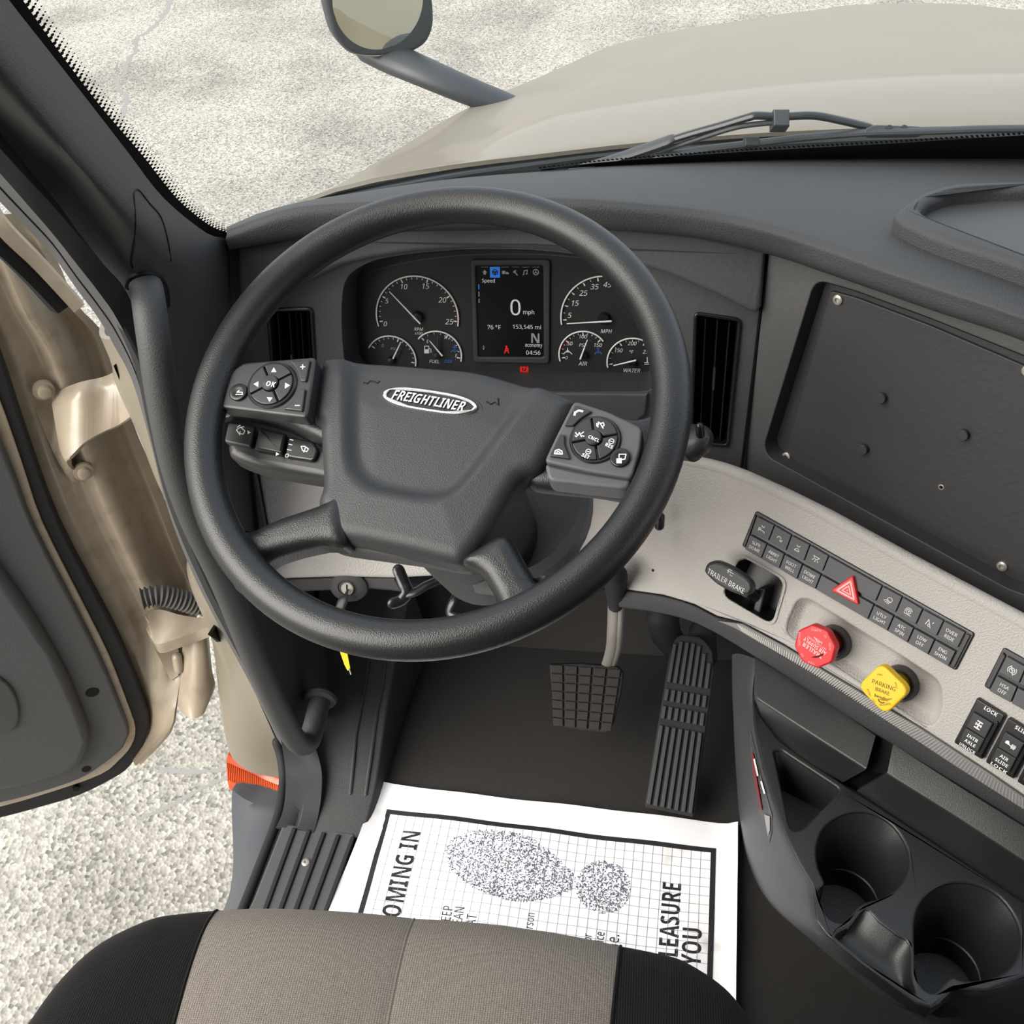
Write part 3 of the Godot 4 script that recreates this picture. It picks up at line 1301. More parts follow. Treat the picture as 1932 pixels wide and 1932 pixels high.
func cluster() -> void:
	var d := -0.05
	var kf := fa.translated_local(Vector3(0, 0, d))
	var t := thing("instrument_cluster", "dark instrument cluster with lit centre screen and white ringed gauges", "gauges", kf)
	var s := shape(kf)
	s.plate(ons(kf, [620, 760, 610, 520, 680, 440, 900, 430, 1130, 440, 1262, 500, 1290, 640, 1262, 790]), -0.01, 0.0, 0)
	obj("face", s, m.dial_face, t)
	var line := ons(kf, [690, 513, 735, 502, 790, 491, 850, 483, 905, 480, 1000, 479, 1098, 486, 1160, 498])
	s = shape(kf)
	var p3 := PackedVector3Array()
	for p in line:
		p3.append(Vector3(p.x, p.y, 0.0))
	s.tube(spline3(p3, 4), 0.0009, 6)
	obj("lens_edge", s, m.key_grey, t)
	# gauges: centre, edge point, arc from/to (degrees), needle tip and tail, ticks
	var gauges := [
		["tachometer", [788, 597], [788, 520], 194, -11, [735, 551], [792, 610], 25, 5],
		["speedometer", [1139, 599], [1139, 520], 190, 84, [1070, 611], [1153, 606], 9, 2],
		["oil_gauge", [739, 678], [739, 633], 150, -12, [756, 646], [742, 676], 12, 6],
		["fuel_gauge", [826, 668], [826, 624], 138, -14, [811, 644], [834, 671], 8, 4],
		["air_gauge", [1101, 668], [1101, 624], 197, 38, [1108, 642], [1095, 677], 12, 4],
		["water_gauge", [1193, 682], [1193, 637], 194, -10, [1158, 690], [1199, 680], 12, 4],
	]
	var words := {
		"tachometer": [["0", 727, 611, 9], ["5", 730, 568, 9], ["10", 762, 541, 10], ["15", 803, 540, 10], ["20", 835, 566, 10], ["25", 848, 607, 10], ["RPM", 790, 621, 6], ["x100", 790, 629, 5]],
		"speedometer": [["5", 1075, 595, 10], ["15", 1085, 572, 10], ["25", 1101, 553, 10], ["35", 1122, 541, 10], ["45", 1146, 537, 10], ["MPH", 1144, 625, 7]],
		"oil_gauge": [["0", 722, 652, 6], ["PSI", 742, 658, 5]],
		"fuel_gauge": [["E", 807, 644, 6], ["1/2", 844, 636, 7], ["F", 861, 671, 6], ["FUEL", 820, 682, 6]],
		"air_gauge": [["0", 1069, 675, 6], ["50", 1075, 648, 7], ["100", 1100, 635, 7], ["150", 1128, 651, 7], ["PSI", 1099, 651, 6], ["AIR", 1100, 686, 7]],
		"water_gauge": [["150", 1167, 661, 7], ["200", 1193, 648, 7], ["250", 1221, 664, 7], ["\u00b0F", 1191, 664, 6], ["WATER", 1192, 699, 7]],
	}
	for g in gauges:
		var c := on(kf, g[1][0], g[1][1])
		var r := c.distance_to(on(kf, g[2][0], g[2][1]))
		s = shape(kf)
		var ap := PackedVector3Array()
		for p in arc2(c, r, g[3], g[4], 40):
			ap.append(Vector3(p.x, p.y, 0.0025))
		s.tube(ap, 0.00095, 8, true, 1.0, kf.basis.z)
		var dial := obj(g[0], s, m.white_print, t)
		s = shape(kf)
		ticks(s, kf, c, r, g[3] - 5, g[4] + 5, g[7], g[8], 0.0004)
		obj("tick_marks", s, m.white_print, dial)
		for w in words[g[0]]:
			s = shape(kf)
			write_px(s, w[0], kf, w[1], w[2], w[3], 0.0005, 0.0, 0.0, 0.22, false)
			obj("numeral", s, m.dim_print if g[0] == "oil_gauge" else m.white_print, dial)
		s = shape(kf)
		var tip := on(kf, g[5][0], g[5][1], 0.009)
		var tail := on(kf, g[6][0], g[6][1], 0.009)
		s.tube(PackedVector3Array([Vector3(tail.x, tail.y, 0.009), Vector3(tip.x, tip.y, 0.0085)]), [0.00115, 0.0006], 8)
		obj("needle", s, m.white_print, dial)
		s = shape(kf)
		var hr := 0.0072 if r > 0.04 else 0.0048
		s.lathe([[hr, 0], [hr, 0.006], [hr * 0.85, 0.0075], [0.0002, 0.008]], 24, Vector3(c.x, c.y, 0))
		obj("needle_hub", s, m.gloss_black, dial)
		if g[0] == "fuel_gauge":
			s = shape(kf)
			var u := on(kf, 827, 629, 0.006)
			s.tube(PackedVector3Array([Vector3(c.x, c.y, 0.006), Vector3(u.x, u.y, 0.006)]), [0.0012, 0.0007], 8)
			obj("needle", s, m.plate_black, dial)
			s = shape(kf)
			inked(s, kf, [[801, 666, 801, 653, 809, 653, 809, 666, 801, 666], [809, 657, 813, 659, 813, 665]], 0.0009)
			s.plate(ons(kf, [802, 659, 808, 659, 808, 666, 802, 666]), 0.0, 0.0004, 0)
			obj("pump_symbol", s, m.white_print, dial)
			s = shape(kf)
			inked(s, kf, [[851, 664, 854, 661, 858, 664, 862, 661, 866, 664], [858, 660, 858, 651], [854, 655, 862, 655]], 0.0011)
			write_px(s, "DEF", kf, 846, 682, 6, 0.0005, 0, 0, 0.2)
			obj("fluid_symbol", s, m.blue_print, dial)
		if g[0] == "air_gauge":
			s = shape(kf)
			inked(s, kf, [[1063, 668, 1067, 664, 1075, 664, 1079, 668], [1071, 664, 1071, 657], [1068, 664, 1071, 660, 1074, 664]], 0.0010)
			obj("axle_symbol", s, m.white_print, dial)
			s = shape(kf)
			inked(s, kf, [[1122, 668, 1126, 664, 1132, 664, 1135, 668], [1128.5, 666, 1128.5, 656]], 0.0012)
			obj("axle_symbol", s, m.blue_print, dial)
			s = shape(kf)
			s.ink([arc2(c, r - 0.0035, 168, 140, 8)], 0.0016, 0.0003)
			obj("red_zone", s, m.red_print, dial)
		if g[0] == "water_gauge":
			s = shape(kf)
			inked(s, kf, [[1221, 684, 1221, 674], [1216, 684, 1226, 684], [1216, 687, 1226, 687]], 0.0009)
			obj("thermometer_symbol", s, m.white_print, dial)
			s = shape(kf)
			s.ink([arc2(c, r - 0.0035, 55, 30, 8)], 0.0016, 0.0003)
			obj("red_zone", s, m.red_print, dial)
		if g[0] == "tachometer":
			s = shape(kf)
			s.ink([arc2(c, r - 0.0018, 14, -8, 8)], 0.0008, 0.0003)
			obj("red_zone", s, m.red_print, dial)
	# screen in its frame
	s = shape(kf)
	s.plate(rounded(ons(kf, [888, 490, 1038, 490, 1036, 687, 893, 684], 0.004), 0.005), 0.0, 0.004, 0.0015, [rounded(ons(kf, [897, 501, 1025, 501, 1026, 675, 902, 674], 0.004), 0.003)])
	var bezel := obj("screen_bezel", s, m.plate_black, t)
	s = shape(kf)
	s.plate(ons(kf, [896, 500, 1027, 500, 1028, 677, 900, 676], 0.001), 0.0, 0.001, 0)
	var scr := obj("screen", s, m.lcd, t)
	var z := 0.0013
	s = shape(kf)
	write_px(s, "Speed", kf, 921.5, 530.5, 9.5, z, 0, 0, 0, false)
	write_px(s, "0", kf, 972.5, 580, 30, z, 0, 19, 0, false)
	write_px(s, "mph", kf, 997.5, 590, 11, z, 0, 0, 0, false)
	write_px(s, "76 \u00b0F", kf, 932, 617.5, 8, z, 0, 0, 0, false)
	write_px(s, "153,545 mi", kf, 994, 617.5, 9, z, 0, 53, 0, false)
	write_px(s, "economy", kf, 1007, 653, 7.5, z, 0, 32, 0, false)
	write_px(s, "04:56", kf, 1006, 665.5, 8, z, 0, 0, 0, false)
	obj("screen_text", s, m.lcd_white, scr)
	s = shape(kf)
	write_px(s, "N", kf, 1010, 638, 18, z)
	inked(s, kf, [[903.6, 551, 903.6, 559], [903.9, 564, 903.9, 571]], 0.0012, z)
	# page icons: home, lorry, spanner, notes, gear
	s.plate(ons(kf, [910, 514, 914.5, 509, 919, 514, 917, 514, 917, 518, 912, 518, 912, 514], z), z - 0.0002, z, 0)
	s.plate(ons(kf, [947, 511, 953, 511, 953, 517, 947, 517], z), z - 0.0002, z, 0)
	s.plate(ons(kf, [954, 513, 957, 513, 960, 515, 960, 517, 954, 517], z), z - 0.0002, z, 0)
	inked(s, kf, [[970, 511, 972, 514, 976, 519], [968.5, 513, 971, 514.5, 973, 510]], 0.0012, z)
	inked(s, kf, [[988, 518, 989, 511, 995, 509.5, 994, 516.5], [986.5, 518, 988.5, 518], [992, 517, 994.5, 517]], 0.0010, z)
	var gear := ring2(on(kf, 1011, 513.5, z), 0.0032, 14)
	gear.append(gear[0])
	s.ink([gear], 0.0010, z)
	inked(s, kf, [[1011, 509, 1011, 513], [1011, 513, 1008, 516], [1011, 513, 1014, 516]], 0.0008, z)
	inked(s, kf, [[911, 656, 912.5, 652, 913.5, 656, 912.5, 660, 911, 656]], 0.0006, z)
	inked(s, kf, [[907, 504, 921, 504], [946, 504, 960, 504], [966, 504, 980, 504], [985, 504, 999, 504], [1004, 504, 1018, 504]], 0.0003, z)
	obj("screen_icons", s, m.lcd_dim, scr)
	s = shape(kf)
	s.plate(ons(kf, [924.2, 503.5, 943.2, 503.5, 943.4, 524, 924.6, 524], z), z - 0.0002, z, 0)
	inked(s, kf, [[903.2, 537, 903.4, 545.5]], 0.0012, z)
	obj("page_tile", s, m.lcd_blue, scr)
	s = shape(kf)
	var wheel_icon := ring2(on(kf, 934, 513.5, z), 0.0030, 18)
	wheel_icon.append(wheel_icon[0])
	s.ink([wheel_icon], 0.0009, z + 0.0002)
	inked(s, kf, [[929.5, 513, 938.5, 513], [934, 513.5, 934, 518]], 0.0014, z + 0.0002)
	obj("page_symbol", s, m.deep_black, scr)
	s = shape(kf)
	inked(s, kf, [[955.5, 653, 955.5, 656]], 0.0022, z)
	inked(s, kf, [[952, 666, 954.5, 658, 957, 658, 959.5, 666], [953, 664, 959, 658]], 0.0014, z)
	obj("belt_warning", s, m.lcd_red, scr)
	s = shape(kf)
	var brake := ring2(on(kf, 989, 697, 0.0004), 0.0032, 16)
	brake.append(brake[0])
	s.ink([brake], 0.0012, 0.0004)
	inked(s, kf, [[983, 691.5, 982, 697, 983, 702], [995, 691.5, 996, 697, 995, 702], [989, 694, 989, 698], [984, 705, 994, 705]], 0.0014, 0.0004)
	obj("brake_warning", s, m.lcd_red, t)


func vents() -> void:
	for v in [
		["black upright air vent right of the gauges, facing the driver", [1309, 588, 1400, 601, 1376, 845, 1301, 837], 4],
		["black upright air vent left of the gauges, behind the steering wheel", [502, 582, 590, 580, 602, 795, 518, 800], 4],
	]:
		var o := rounded(ons(fa, v[1], 0.003), 0.008, 5)
		var t := thing("air_vent", v[0], "air vent", fa.translated_local(Vector3(o[0].x, o[0].y, 0)), "")
		var inner := Shape.inset(Shape.ccw(o), 0.004)
		var s := shape(fa)
		s.plate(o, -0.002, 0.004, 0.0016, [inner])
		obj("bezel", s, m.gloss_black, t)
		s = shape(fa)
		var rows := []
		for k in 3:
			rows.append(s.lift(inner, -0.03 * k / 2.0))
		s.sheet(rows, fa * Vector3(inner[0].x + 0.03, inner[0].y, -0.01), 0.0, true)
		s.plate(inner, -0.034, -0.03, 0)
		obj("duct", s, m.deep_black, t)
		var q := ons(fa, v[1], -0.006)
		for k in range(1, v[2]):
			var a := q[0].lerp(q[1], float(k) / v[2])
			var b := q[3].lerp(q[2], float(k) / v[2])
			var e := (b - a).normalized()
			a += e * 0.005
			b -= e * 0.005
			s = shape(fa)
			var n := Vector2(-e.y, e.x) * 0.0007
			s.plate(PackedVector2Array([a - n, b - n, b + n, a + n]), -0.024, -0.004, 0.0006)
			obj("slat", s, m.gloss_black, t)
		var a2 := q[0].lerp(q[1], 0.5)
		var b2 := q[3].lerp(q[2], 0.5)
		s = shape(fa)
		s.plate(rounded(PackedVector2Array([a2.lerp(b2, 0.38) + Vector2(-0.0014, 0), a2.lerp(b2, 0.55) + Vector2(-0.0014, 0), a2.lerp(b2, 0.55) + Vector2(0.0014, 0), a2.lerp(b2, 0.38) + Vector2(0.0014, 0)]), 0.001), -0.006, -0.001, 0.0006)
		obj("tab", s, m.key_black, t)


func centre_panel() -> void:
	var t := thing("centre_panel", "dark grey centre dash panel framing the blanking plate", "dashboard panel", ce)
	var outer := ons(ce, [1450, 474, 1555, 505, 1757, 575, 1932, 634, 2120, 720, 2080, 1300, 1932, 1190, 1700, 1070, 1475, 946, 1402, 900, 1425, 690])
	var hole := rounded(ons(ce, [1538, 528, 1610, 548, 1757, 602, 1932, 672, 2040, 716, 2010, 1165, 1932, 1120, 1905, 1112, 1720, 1010, 1560, 922, 1450, 862, 1442, 840]), 0.014, 5)
	var s := shape(ce)
	s.plate(outer, -0.02, 0.0, 0.002, [hole])
	obj("panel", s, m.fascia, t)
	s = shape(ce)
	var rows := []
	for k in 4:
		rows.append(s.lift(Shape.inset(Shape.ccw(hole), 0.003 * k / 3.0), -0.022 * k / 3.0))
	s.sheet(rows, ce * Vector3(0.15, -0.1, -0.01), 0.0, true)
	s.plate(hole, -0.03, -0.021, 0)
	obj("recess", s, m.plate_black, t)
	var pf := ce.translated_local(Vector3(0, 0, -0.017))
	var p := thing("blanking_plate", "large blank dark cover plate screwed into the centre of the dash", "cover plate", pf)
	s = shape(pf)
	s.plate(rounded(ons(pf, [1566, 548, 1620, 563, 1757, 615, 1932, 690, 2020, 726, 1990, 1150, 1932, 1122, 1905, 1108, 1720, 1006, 1560, 914, 1477, 868]), 0.004), -0.003, 0.0, 0.0012)
	obj("plate", s, m.plate_black, p)
	for x in [[1580, 566], [1483, 862], [1890, 1069], [1938, 700]]:
		s = shape(pf)
		var c := on(pf, x[0], x[1], 0.002)
		s.lathe([[0.0055, 0], [0.0055, 0.0022], [0.0045, 0.003], [0.0026, 0.0032], [0.0022, 0.0012], [0.0001, 0.0012]], 20, Vector3(c.x, c.y, 0))
		obj("screw", s, m.steel, p)
	for x in [[1660, 752], [1815, 822], [1626, 849]]:
		s = shape(pf)
		var c := on(pf, x[0], x[1], 0.005)
		s.lathe([[0.0062, 0], [0.0062, 0.005], [0.0055, 0.0058], [0.0001, 0.006]], 22, Vector3(c.x, c.y, 0))
		obj("peg", s, m.plate_black, p)
	s = shape(pf)
	var c2 := on(pf, 1776, 919)
	s.lathe([[0.0032, 0.0], [0.0032, 0.0006], [0.0022, 0.0008], [0.0019, 0.0002], [0.0019, -0.0005]], 20, Vector3(c2.x, c2.y, 0))
	obj("eyelet", s, m.steel, p)
	s = shape(pf)
	s.plate(ring2(c2, 0.0019, 16), 0.0, 0.0002, 0)
	obj("hole", s, m.deep_black, p)


func wing() -> void:
	var t := thing("light_dash_wing", "light grey grained dash panel that carries the switches and brake knobs", "dashboard panel", wi)
	var outer := ons(wi, [1172, 1112, 1172, 900, 1185, 862, 1235, 856, 1330, 871, 1399, 891, 1475, 925, 1560, 967, 1700, 1044, 1932, 1168, 2150, 1285, 2150, 1650, 1932, 1502, 1869, 1459, 1728, 1367, 1640, 1314, 1562, 1268, 1480, 1217, 1400, 1175, 1352, 1163, 1310, 1141, 1250, 1123])
	var lever_hole := rounded(ons(wi, [1396, 1046, 1482, 1095, 1457, 1181, 1358, 1124]), 0.012, 5)
	var pocket := rounded(ons(wi, [1504, 1132, 1524, 1129, 1609, 1182, 1700, 1238, 1776, 1288, 1776, 1345, 1758, 1370, 1735, 1364, 1620, 1287, 1500, 1208, 1483, 1196, 1485, 1172]), 0.012, 4)
	var s := shape(wi)
	s.plate(outer, -0.016, 0.0, 0.003, [lever_hole, pocket], false)
	obj("panel", s, m.light_panel, t)
	s = shape(wi)
	var rows := []
	for k in 6:
		var q := k / 5.0
		rows.append(s.lift(Shape.inset(Shape.ccw(pocket), 0.010 * q), -0.003 - 0.010 * sin(q * PI / 2)))
	s.sheet(rows, wi * Vector3(0.13, -0.06, 0.5), 0.0, true)
	s.flat(Shape.inset(Shape.ccw(pocket), 0.010), -0.013, 1.0, Shape.ccw(pocket))
	s.sharp = 70
	obj("knob_pocket", s, m.light_panel, t)
	s = shape()
	var roll := PackedVector3Array()
	for p in [[1190, 868], [1235, 862], [1330, 877], [1399, 898], [1475, 932], [1560, 974], [1700, 1051], [1932, 1175], [2150, 1293]]:
		roll.append(on3(wi, p[0], p[1], -0.0075))
	s.sharp = 80
	s.tube(spline3(roll, 5), 0.0085, 14)
	obj("top_roll", s, m.light_panel, t)
	# rolled dark underside
	var edge_px := [1172, 1113, 1250, 1124, 1310, 1142, 1352, 1164, 1400, 1176, 1480, 1218, 1562, 1269, 1640, 1315, 1728, 1368, 1869, 1460, 1932, 1503, 2150, 1652]
	var low_px := [1174, 1146, 1240, 1155, 1300, 1169, 1352, 1192, 1424, 1237, 1520, 1297, 1580, 1337, 1640, 1376, 1728, 1430, 1869, 1515, 1932, 1554, 2150, 1690]
	var a := PackedVector3Array()
	var b := PackedVector3Array()
	for i in range(0, edge_px.size(), 2):
		a.append(on3(wi, edge_px[i], edge_px[i + 1], -0.001))
		b.append(on3(wi, low_px[i], low_px[i + 1], -0.020))
	a = even(a, 50)
	b = even(b, 50)
	var cols := []
	for i in 50:
		var mid := a[i].lerp(b[i], 0.5) + wi.basis.z * 0.007
		cols.append(spline3(PackedVector3Array([a[i], mid, b[i], b[i] - wi.basis.z * 0.05 + wi.basis.y * 0.01]), 4))
	s = shape()
	s.sharp = 60
	s.sheet(cols, wi * Vector3(0.1, -0.6, 0.6), 0.004)
	obj("underside", s, m.pad, t)
	# the seam line and small pin hole
	s = shape()
	var seam := PackedVector3Array()
	for p in a:
		seam.append(p + wi.basis.z * 0.0006)
	s.tube(seam, 0.0011, 6)
	obj("seam", s, m.deep_black, t)
	s = shape(wi)
	var c := on(wi, 1232, 1076)
	s.plate(ring2(c, 0.0018, 14), -0.001, 0.0003, 0)
	obj("pin_hole", s, m.deep_black, t)
	# silver textured strip
	var st := thing("accent_strip", "silver cross-hatched trim strip along the lower edge of the switch panel", "trim strip", wi)
	var poly := ons(wi, [1352, 1171, 1400, 1177, 1480, 1220, 1562, 1270, 1640, 1317, 1728, 1369, 1869, 1461, 1932, 1505, 2100, 1622, 2100, 1650, 1932, 1528, 1799, 1444, 1675, 1362, 1587, 1301, 1500, 1250, 1440, 1217, 1385, 1185], 0.003)
	s = shape(wi)
	s.plate(poly, -0.006, 0.003, 0.001)
	obj("strip", s, m.silver_trim, st)
	s = shape(wi)
	var top_l := [on(wi, 1392, 1178, 0.0032), on(wi, 1562, 1271, 0.0032), on(wi, 1728, 1371, 0.0032), on(wi, 1932, 1508, 0.0032), on(wi, 2080, 1608, 0.0032)]
	var bot_l := [on(wi, 1396, 1188, 0.0032), on(wi, 1545, 1277, 0.0032), on(wi, 1700, 1377, 0.0032), on(wi, 1925, 1522, 0.0032), on(wi, 2080, 1628, 0.0032)]
	for i in 150:
		var q := float(i) / 150.0 * 4.0
		var j := mini(3, int(q))
		var u: Vector2 = top_l[j].lerp(top_l[j + 1], q - j)
		var w: Vector2 = bot_l[j].lerp(bot_l[j + 1], q - j)
		var ahead := Vector2(0.004, 0.0)
		s.ink([PackedVector2Array([u, w + ahead])], 0.0009, 0.0034)
	var d := obj("hatching", s, m.steel, st)
	d.set_meta("kind", "stuff")
	switches()
	rockers()
	trailer_lever()
	knobs()


func key(s: Shape, quad: Array, h: float, gap: float, tall: float) -> void:
	# quad: top left, top right, bottom right, bottom left in the panel's own measures
	var poly := Shape.inset(Shape.ccw(PackedVector2Array(quad)), gap)
	s.plate(rounded(poly, 0.0006, 2), h, h + tall, 0.0006)


func switches() -> void:
	var z := 0.002
	var tops := [1430, 973, 1464, 990, 1496, 1008.8, 1530.7, 1027, 1566, 1048, 1667, 1104.4, 1704.8, 1125, 1743.5, 1148, 1783, 1169.7, 1824, 1192]
	var bots := [1407.5, 1035, 1438.7, 1053.7, 1472.7, 1072.6, 1506, 1092.9, 1540.8, 1111, 1639.5, 1168, 1676.5, 1189.5, 1714, 1211.8, 1753, 1234, 1791.6, 1256.5]
	var banks := [
		["long bank of dark rocker switches with a red hazard triangle in the middle", [1425.7, 963.5, 1839.5, 1195.6, 1803.5, 1266, 1399, 1030], tops, bots,
			[["SLPR", "DOME"], ["AMBT", "LIGHT"], ["FOOT", "WELL"], ["DOME", "LIGHT"], ["", ""], ["UTLY", "LIGHT"], ["ATC", "SPIN"], ["LDW", "OFF"], ["ENG", "SHDN"]]],
		["shorter bank of dark switches starting with HSA OFF at the right edge", [1893, 1221, 2080, 1326, 2042, 1400, 1855.5, 1295], [1901, 1235.7, 1938, 1257, 1976, 1278, 2014, 1300, 2052, 1321], [1868, 1302, 1909, 1325, 1947, 1346, 1985, 1367, 2023, 1388],
			[["HSA", "OFF"], ["", ""], ["", ""], ["", ""]]],
	]
	for bk in banks:
		var t := thing("switch_bank", bk[0], "switches", wi.translated_local(Vector3(on(wi, bk[1][0], bk[1][1]).x, on(wi, bk[1][0], bk[1][1]).y, 0)))
		var s := shape(wi)
		s.plate(rounded(ons(wi, bk[1], z), 0.003), -0.004, z, 0.0012)
		obj("housing", s, m.gloss_black, t)
		var tp := ons(wi, bk[2], z)
		var bt := ons(wi, bk[3], z)
		for e in [[bk[1][0], bk[1][1], bk[1][6], bk[1][7], tp[0], bt[0], 1.0], [bk[1][2], bk[1][3], bk[1][4], bk[1][5], tp[tp.size() - 1], bt[bt.size() - 1], -1.0]]:
			s = shape(wi)
			var o1 := on(wi, e[0], e[1], z)
			var o2 := on(wi, e[2], e[3], z)
			key(s, [o1.lerp(e[4], 0.25).lerp(o2, 0.04), e[4].lerp(e[5], 0.02), e[5].lerp(e[4], 0.02), o2.lerp(e[5], 0.25).lerp(o1, 0.04)], z, 0.0008, 0.0025)
			obj("end_piece", s, m.key_black, t)
		for i in bk[4].size():
			var q := [tp[i], tp[i + 1], bt[i + 1], bt[i]]
			s = shape(wi)
			key(s, [q[0], q[1], q[1].lerp(q[2], 0.47), q[0].lerp(q[3], 0.47)], z, 0.00055, 0.0032)
			key(s, [q[0].lerp(q[3], 0.55), q[1].lerp(q[2], 0.55), q[2], q[3]], z, 0.00055, 0.0038)
			var sw := obj("switch", s, m.key_grey, t)
			s = shape(wi)
			var row := (q[1] - q[0] as Vector2).angle()
			var low: Vector2 = (q[0].lerp(q[3], 0.77) + q[1].lerp(q[2], 0.77)) / 2
			var high: Vector2 = (q[0].lerp(q[3], 0.25) + q[1].lerp(q[2], 0.25)) / 2
			var down := (q[3] - q[0] as Vector2).normalized()
			for k in 2:
				if bk[4][i][k]:
					write(s, bk[4][i][k], low + down * (-0.0031 + 0.0062 * k), z + 0.0041, 0.0037, row, 0.0, 0.0, false)
			if bk[4][i][0] == "ENG":
				write(s, "OVER", high - down * 0.0031, z + 0.0035, 0.0037, row, 0, 0, false)
				write(s, "RIDE", high + down * 0.0031, z + 0.0035, 0.0037, row, 0, 0, false)
			if s.v.size():
				obj("lettering", s, m.white_print, sw)
			s = shape(wi)
			s.t = wi * Transform3D(Basis(Vector3.BACK, row), Vector3(high.x, high.y, z + 0.0035))
			var u := 0.001
			match bk[4][i][0]:
				"SLPR":
					s.ink([pts([-2 * u, 4 * u, -1 * u, 2.6 * u, 1 * u, 2.6 * u, 2 * u, 4 * u]), pts([-4 * u, 0.5 * u, -4 * u, -3.5 * u]), pts([-4 * u, -2 * u, 3 * u, -2 * u, 4 * u, -3.4 * u]), arc2(Vector2(-2.4 * u, -0.6 * u), 1.1 * u, 0, 360, 10)], 0.0007, 0)
				"AMBT":
					s.ink([arc2(Vector2(-0.8 * u, 0), 2.2 * u, 20, 200, 8), pts([1 * u, -1 * u, 4 * u, -1 * u]), pts([1 * u, -2.4 * u, 3.4 * u, -2.4 * u])], 0.0007, 0)
				"FOOT":
					s.ink([pts([-2 * u, 4 * u, -1 * u, 2.6 * u, 1 * u, 2.6 * u, 2 * u, 4 * u]), arc2(Vector2(0, -2.5 * u), 2.6 * u, 0, 180, 10), pts([-3 * u, -2.6 * u, 3 * u, -2.6 * u])], 0.0007, 0)
				"DOME":
					s.ink([pts([-4 * u, 2.4 * u, 4 * u, 2.4 * u]), arc2(Vector2(0, 2.4 * u), 2.8 * u, 180, 360, 10), pts([0, -1.4 * u, 0, -3.4 * u]), pts([-2.4 * u, -1 * u, -3.6 * u, -2.6 * u]), pts([2.4 * u, -1 * u, 3.6 * u, -2.6 * u])], 0.0007, 0)
				"UTLY":
					s.ink([arc2(Vector2(1.2 * u, 0.8 * u), 2.6 * u, -60, 200, 12), pts([-1.4 * u, 0, 3.2 * u, -1.6 * u]), pts([-2 * u, -0.6 * u, -4.4 * u, -2.6 * u]), pts([-0.8 * u, -1 * u, -2.4 * u, -3.6 * u]), pts([0.6 * u, -1.4 * u, -0.4 * u, -4 * u]), pts([1.8 * u, -1.9 * u, 1.4 * u, -4 * u])], 0.0006, 0)
				"ATC":
					s.ink([arc2(Vector2.ZERO, 2.4 * u, 0, 360, 16), arc2(Vector2.ZERO, 3.9 * u, 30, 210, 14), pts([-4 * u, -3.4 * u, 4 * u, -3.4 * u]), pts([-1 * u, 0.4 * u, 1 * u, 0.4 * u]), pts([0, -1.2 * u, 0, 1.4 * u])], 0.0006, 0)
				"LDW":
					s.ink([pts([-3.4 * u, -2.6 * u, -1.8 * u, 3.8 * u]), pts([-2.2 * u, 4 * u, 2.6 * u, -4 * u]), pts([3.6 * u, 3.2 * u, 3.0 * u, 1.6 * u]), arc2(Vector2(0.2 * u, -2 * u), 1.2 * u, 0, 300, 8)], 0.0007, 0)
				"HSA":
					s.ink([arc2(Vector2.ZERO, 2.6 * u, 0, 360, 16), arc2(Vector2.ZERO, 4.2 * u, 130, 230, 8), arc2(Vector2.ZERO, 4.2 * u, -50, 50, 8), pts([-2.4 * u, 4.2 * u, 2.4 * u, -4.2 * u]), pts([-1.2 * u, 0.4 * u, 1.4 * u, 0.4 * u])], 0.0007, 0)
			if s.v.size():
				obj("symbol", s, m.white_print, sw)
			if i == 4 and bk[4].size() > 5:
				s = shape(wi)
				var tri := ons(wi, [1610, 1085, 1621, 1142, 1568, 1113], z + 0.006)
				s.plate(rounded(tri, 0.003, 4), z + 0.002, z + 0.0075, 0.0012)
				var hz := obj("hazard_button", s, m.red_knob, t)
				s = shape(wi)
				var cen := (tri[0] + tri[1] + tri[2]) / 3.0
				for k in [0.60, 0.30]:
					var l := PackedVector2Array()
					for j in 4:
						l.append(cen.lerp(tri[j % 3], k))
					s.ink([l], 0.0018 if k > 0.5 else 0.0011, z + 0.0077)
				s.plate(ring2(cen, 0.0007, 8), z + 0.0075, z + 0.0077, 0)
				obj("triangle_symbol", s, m.pink_print, hz)


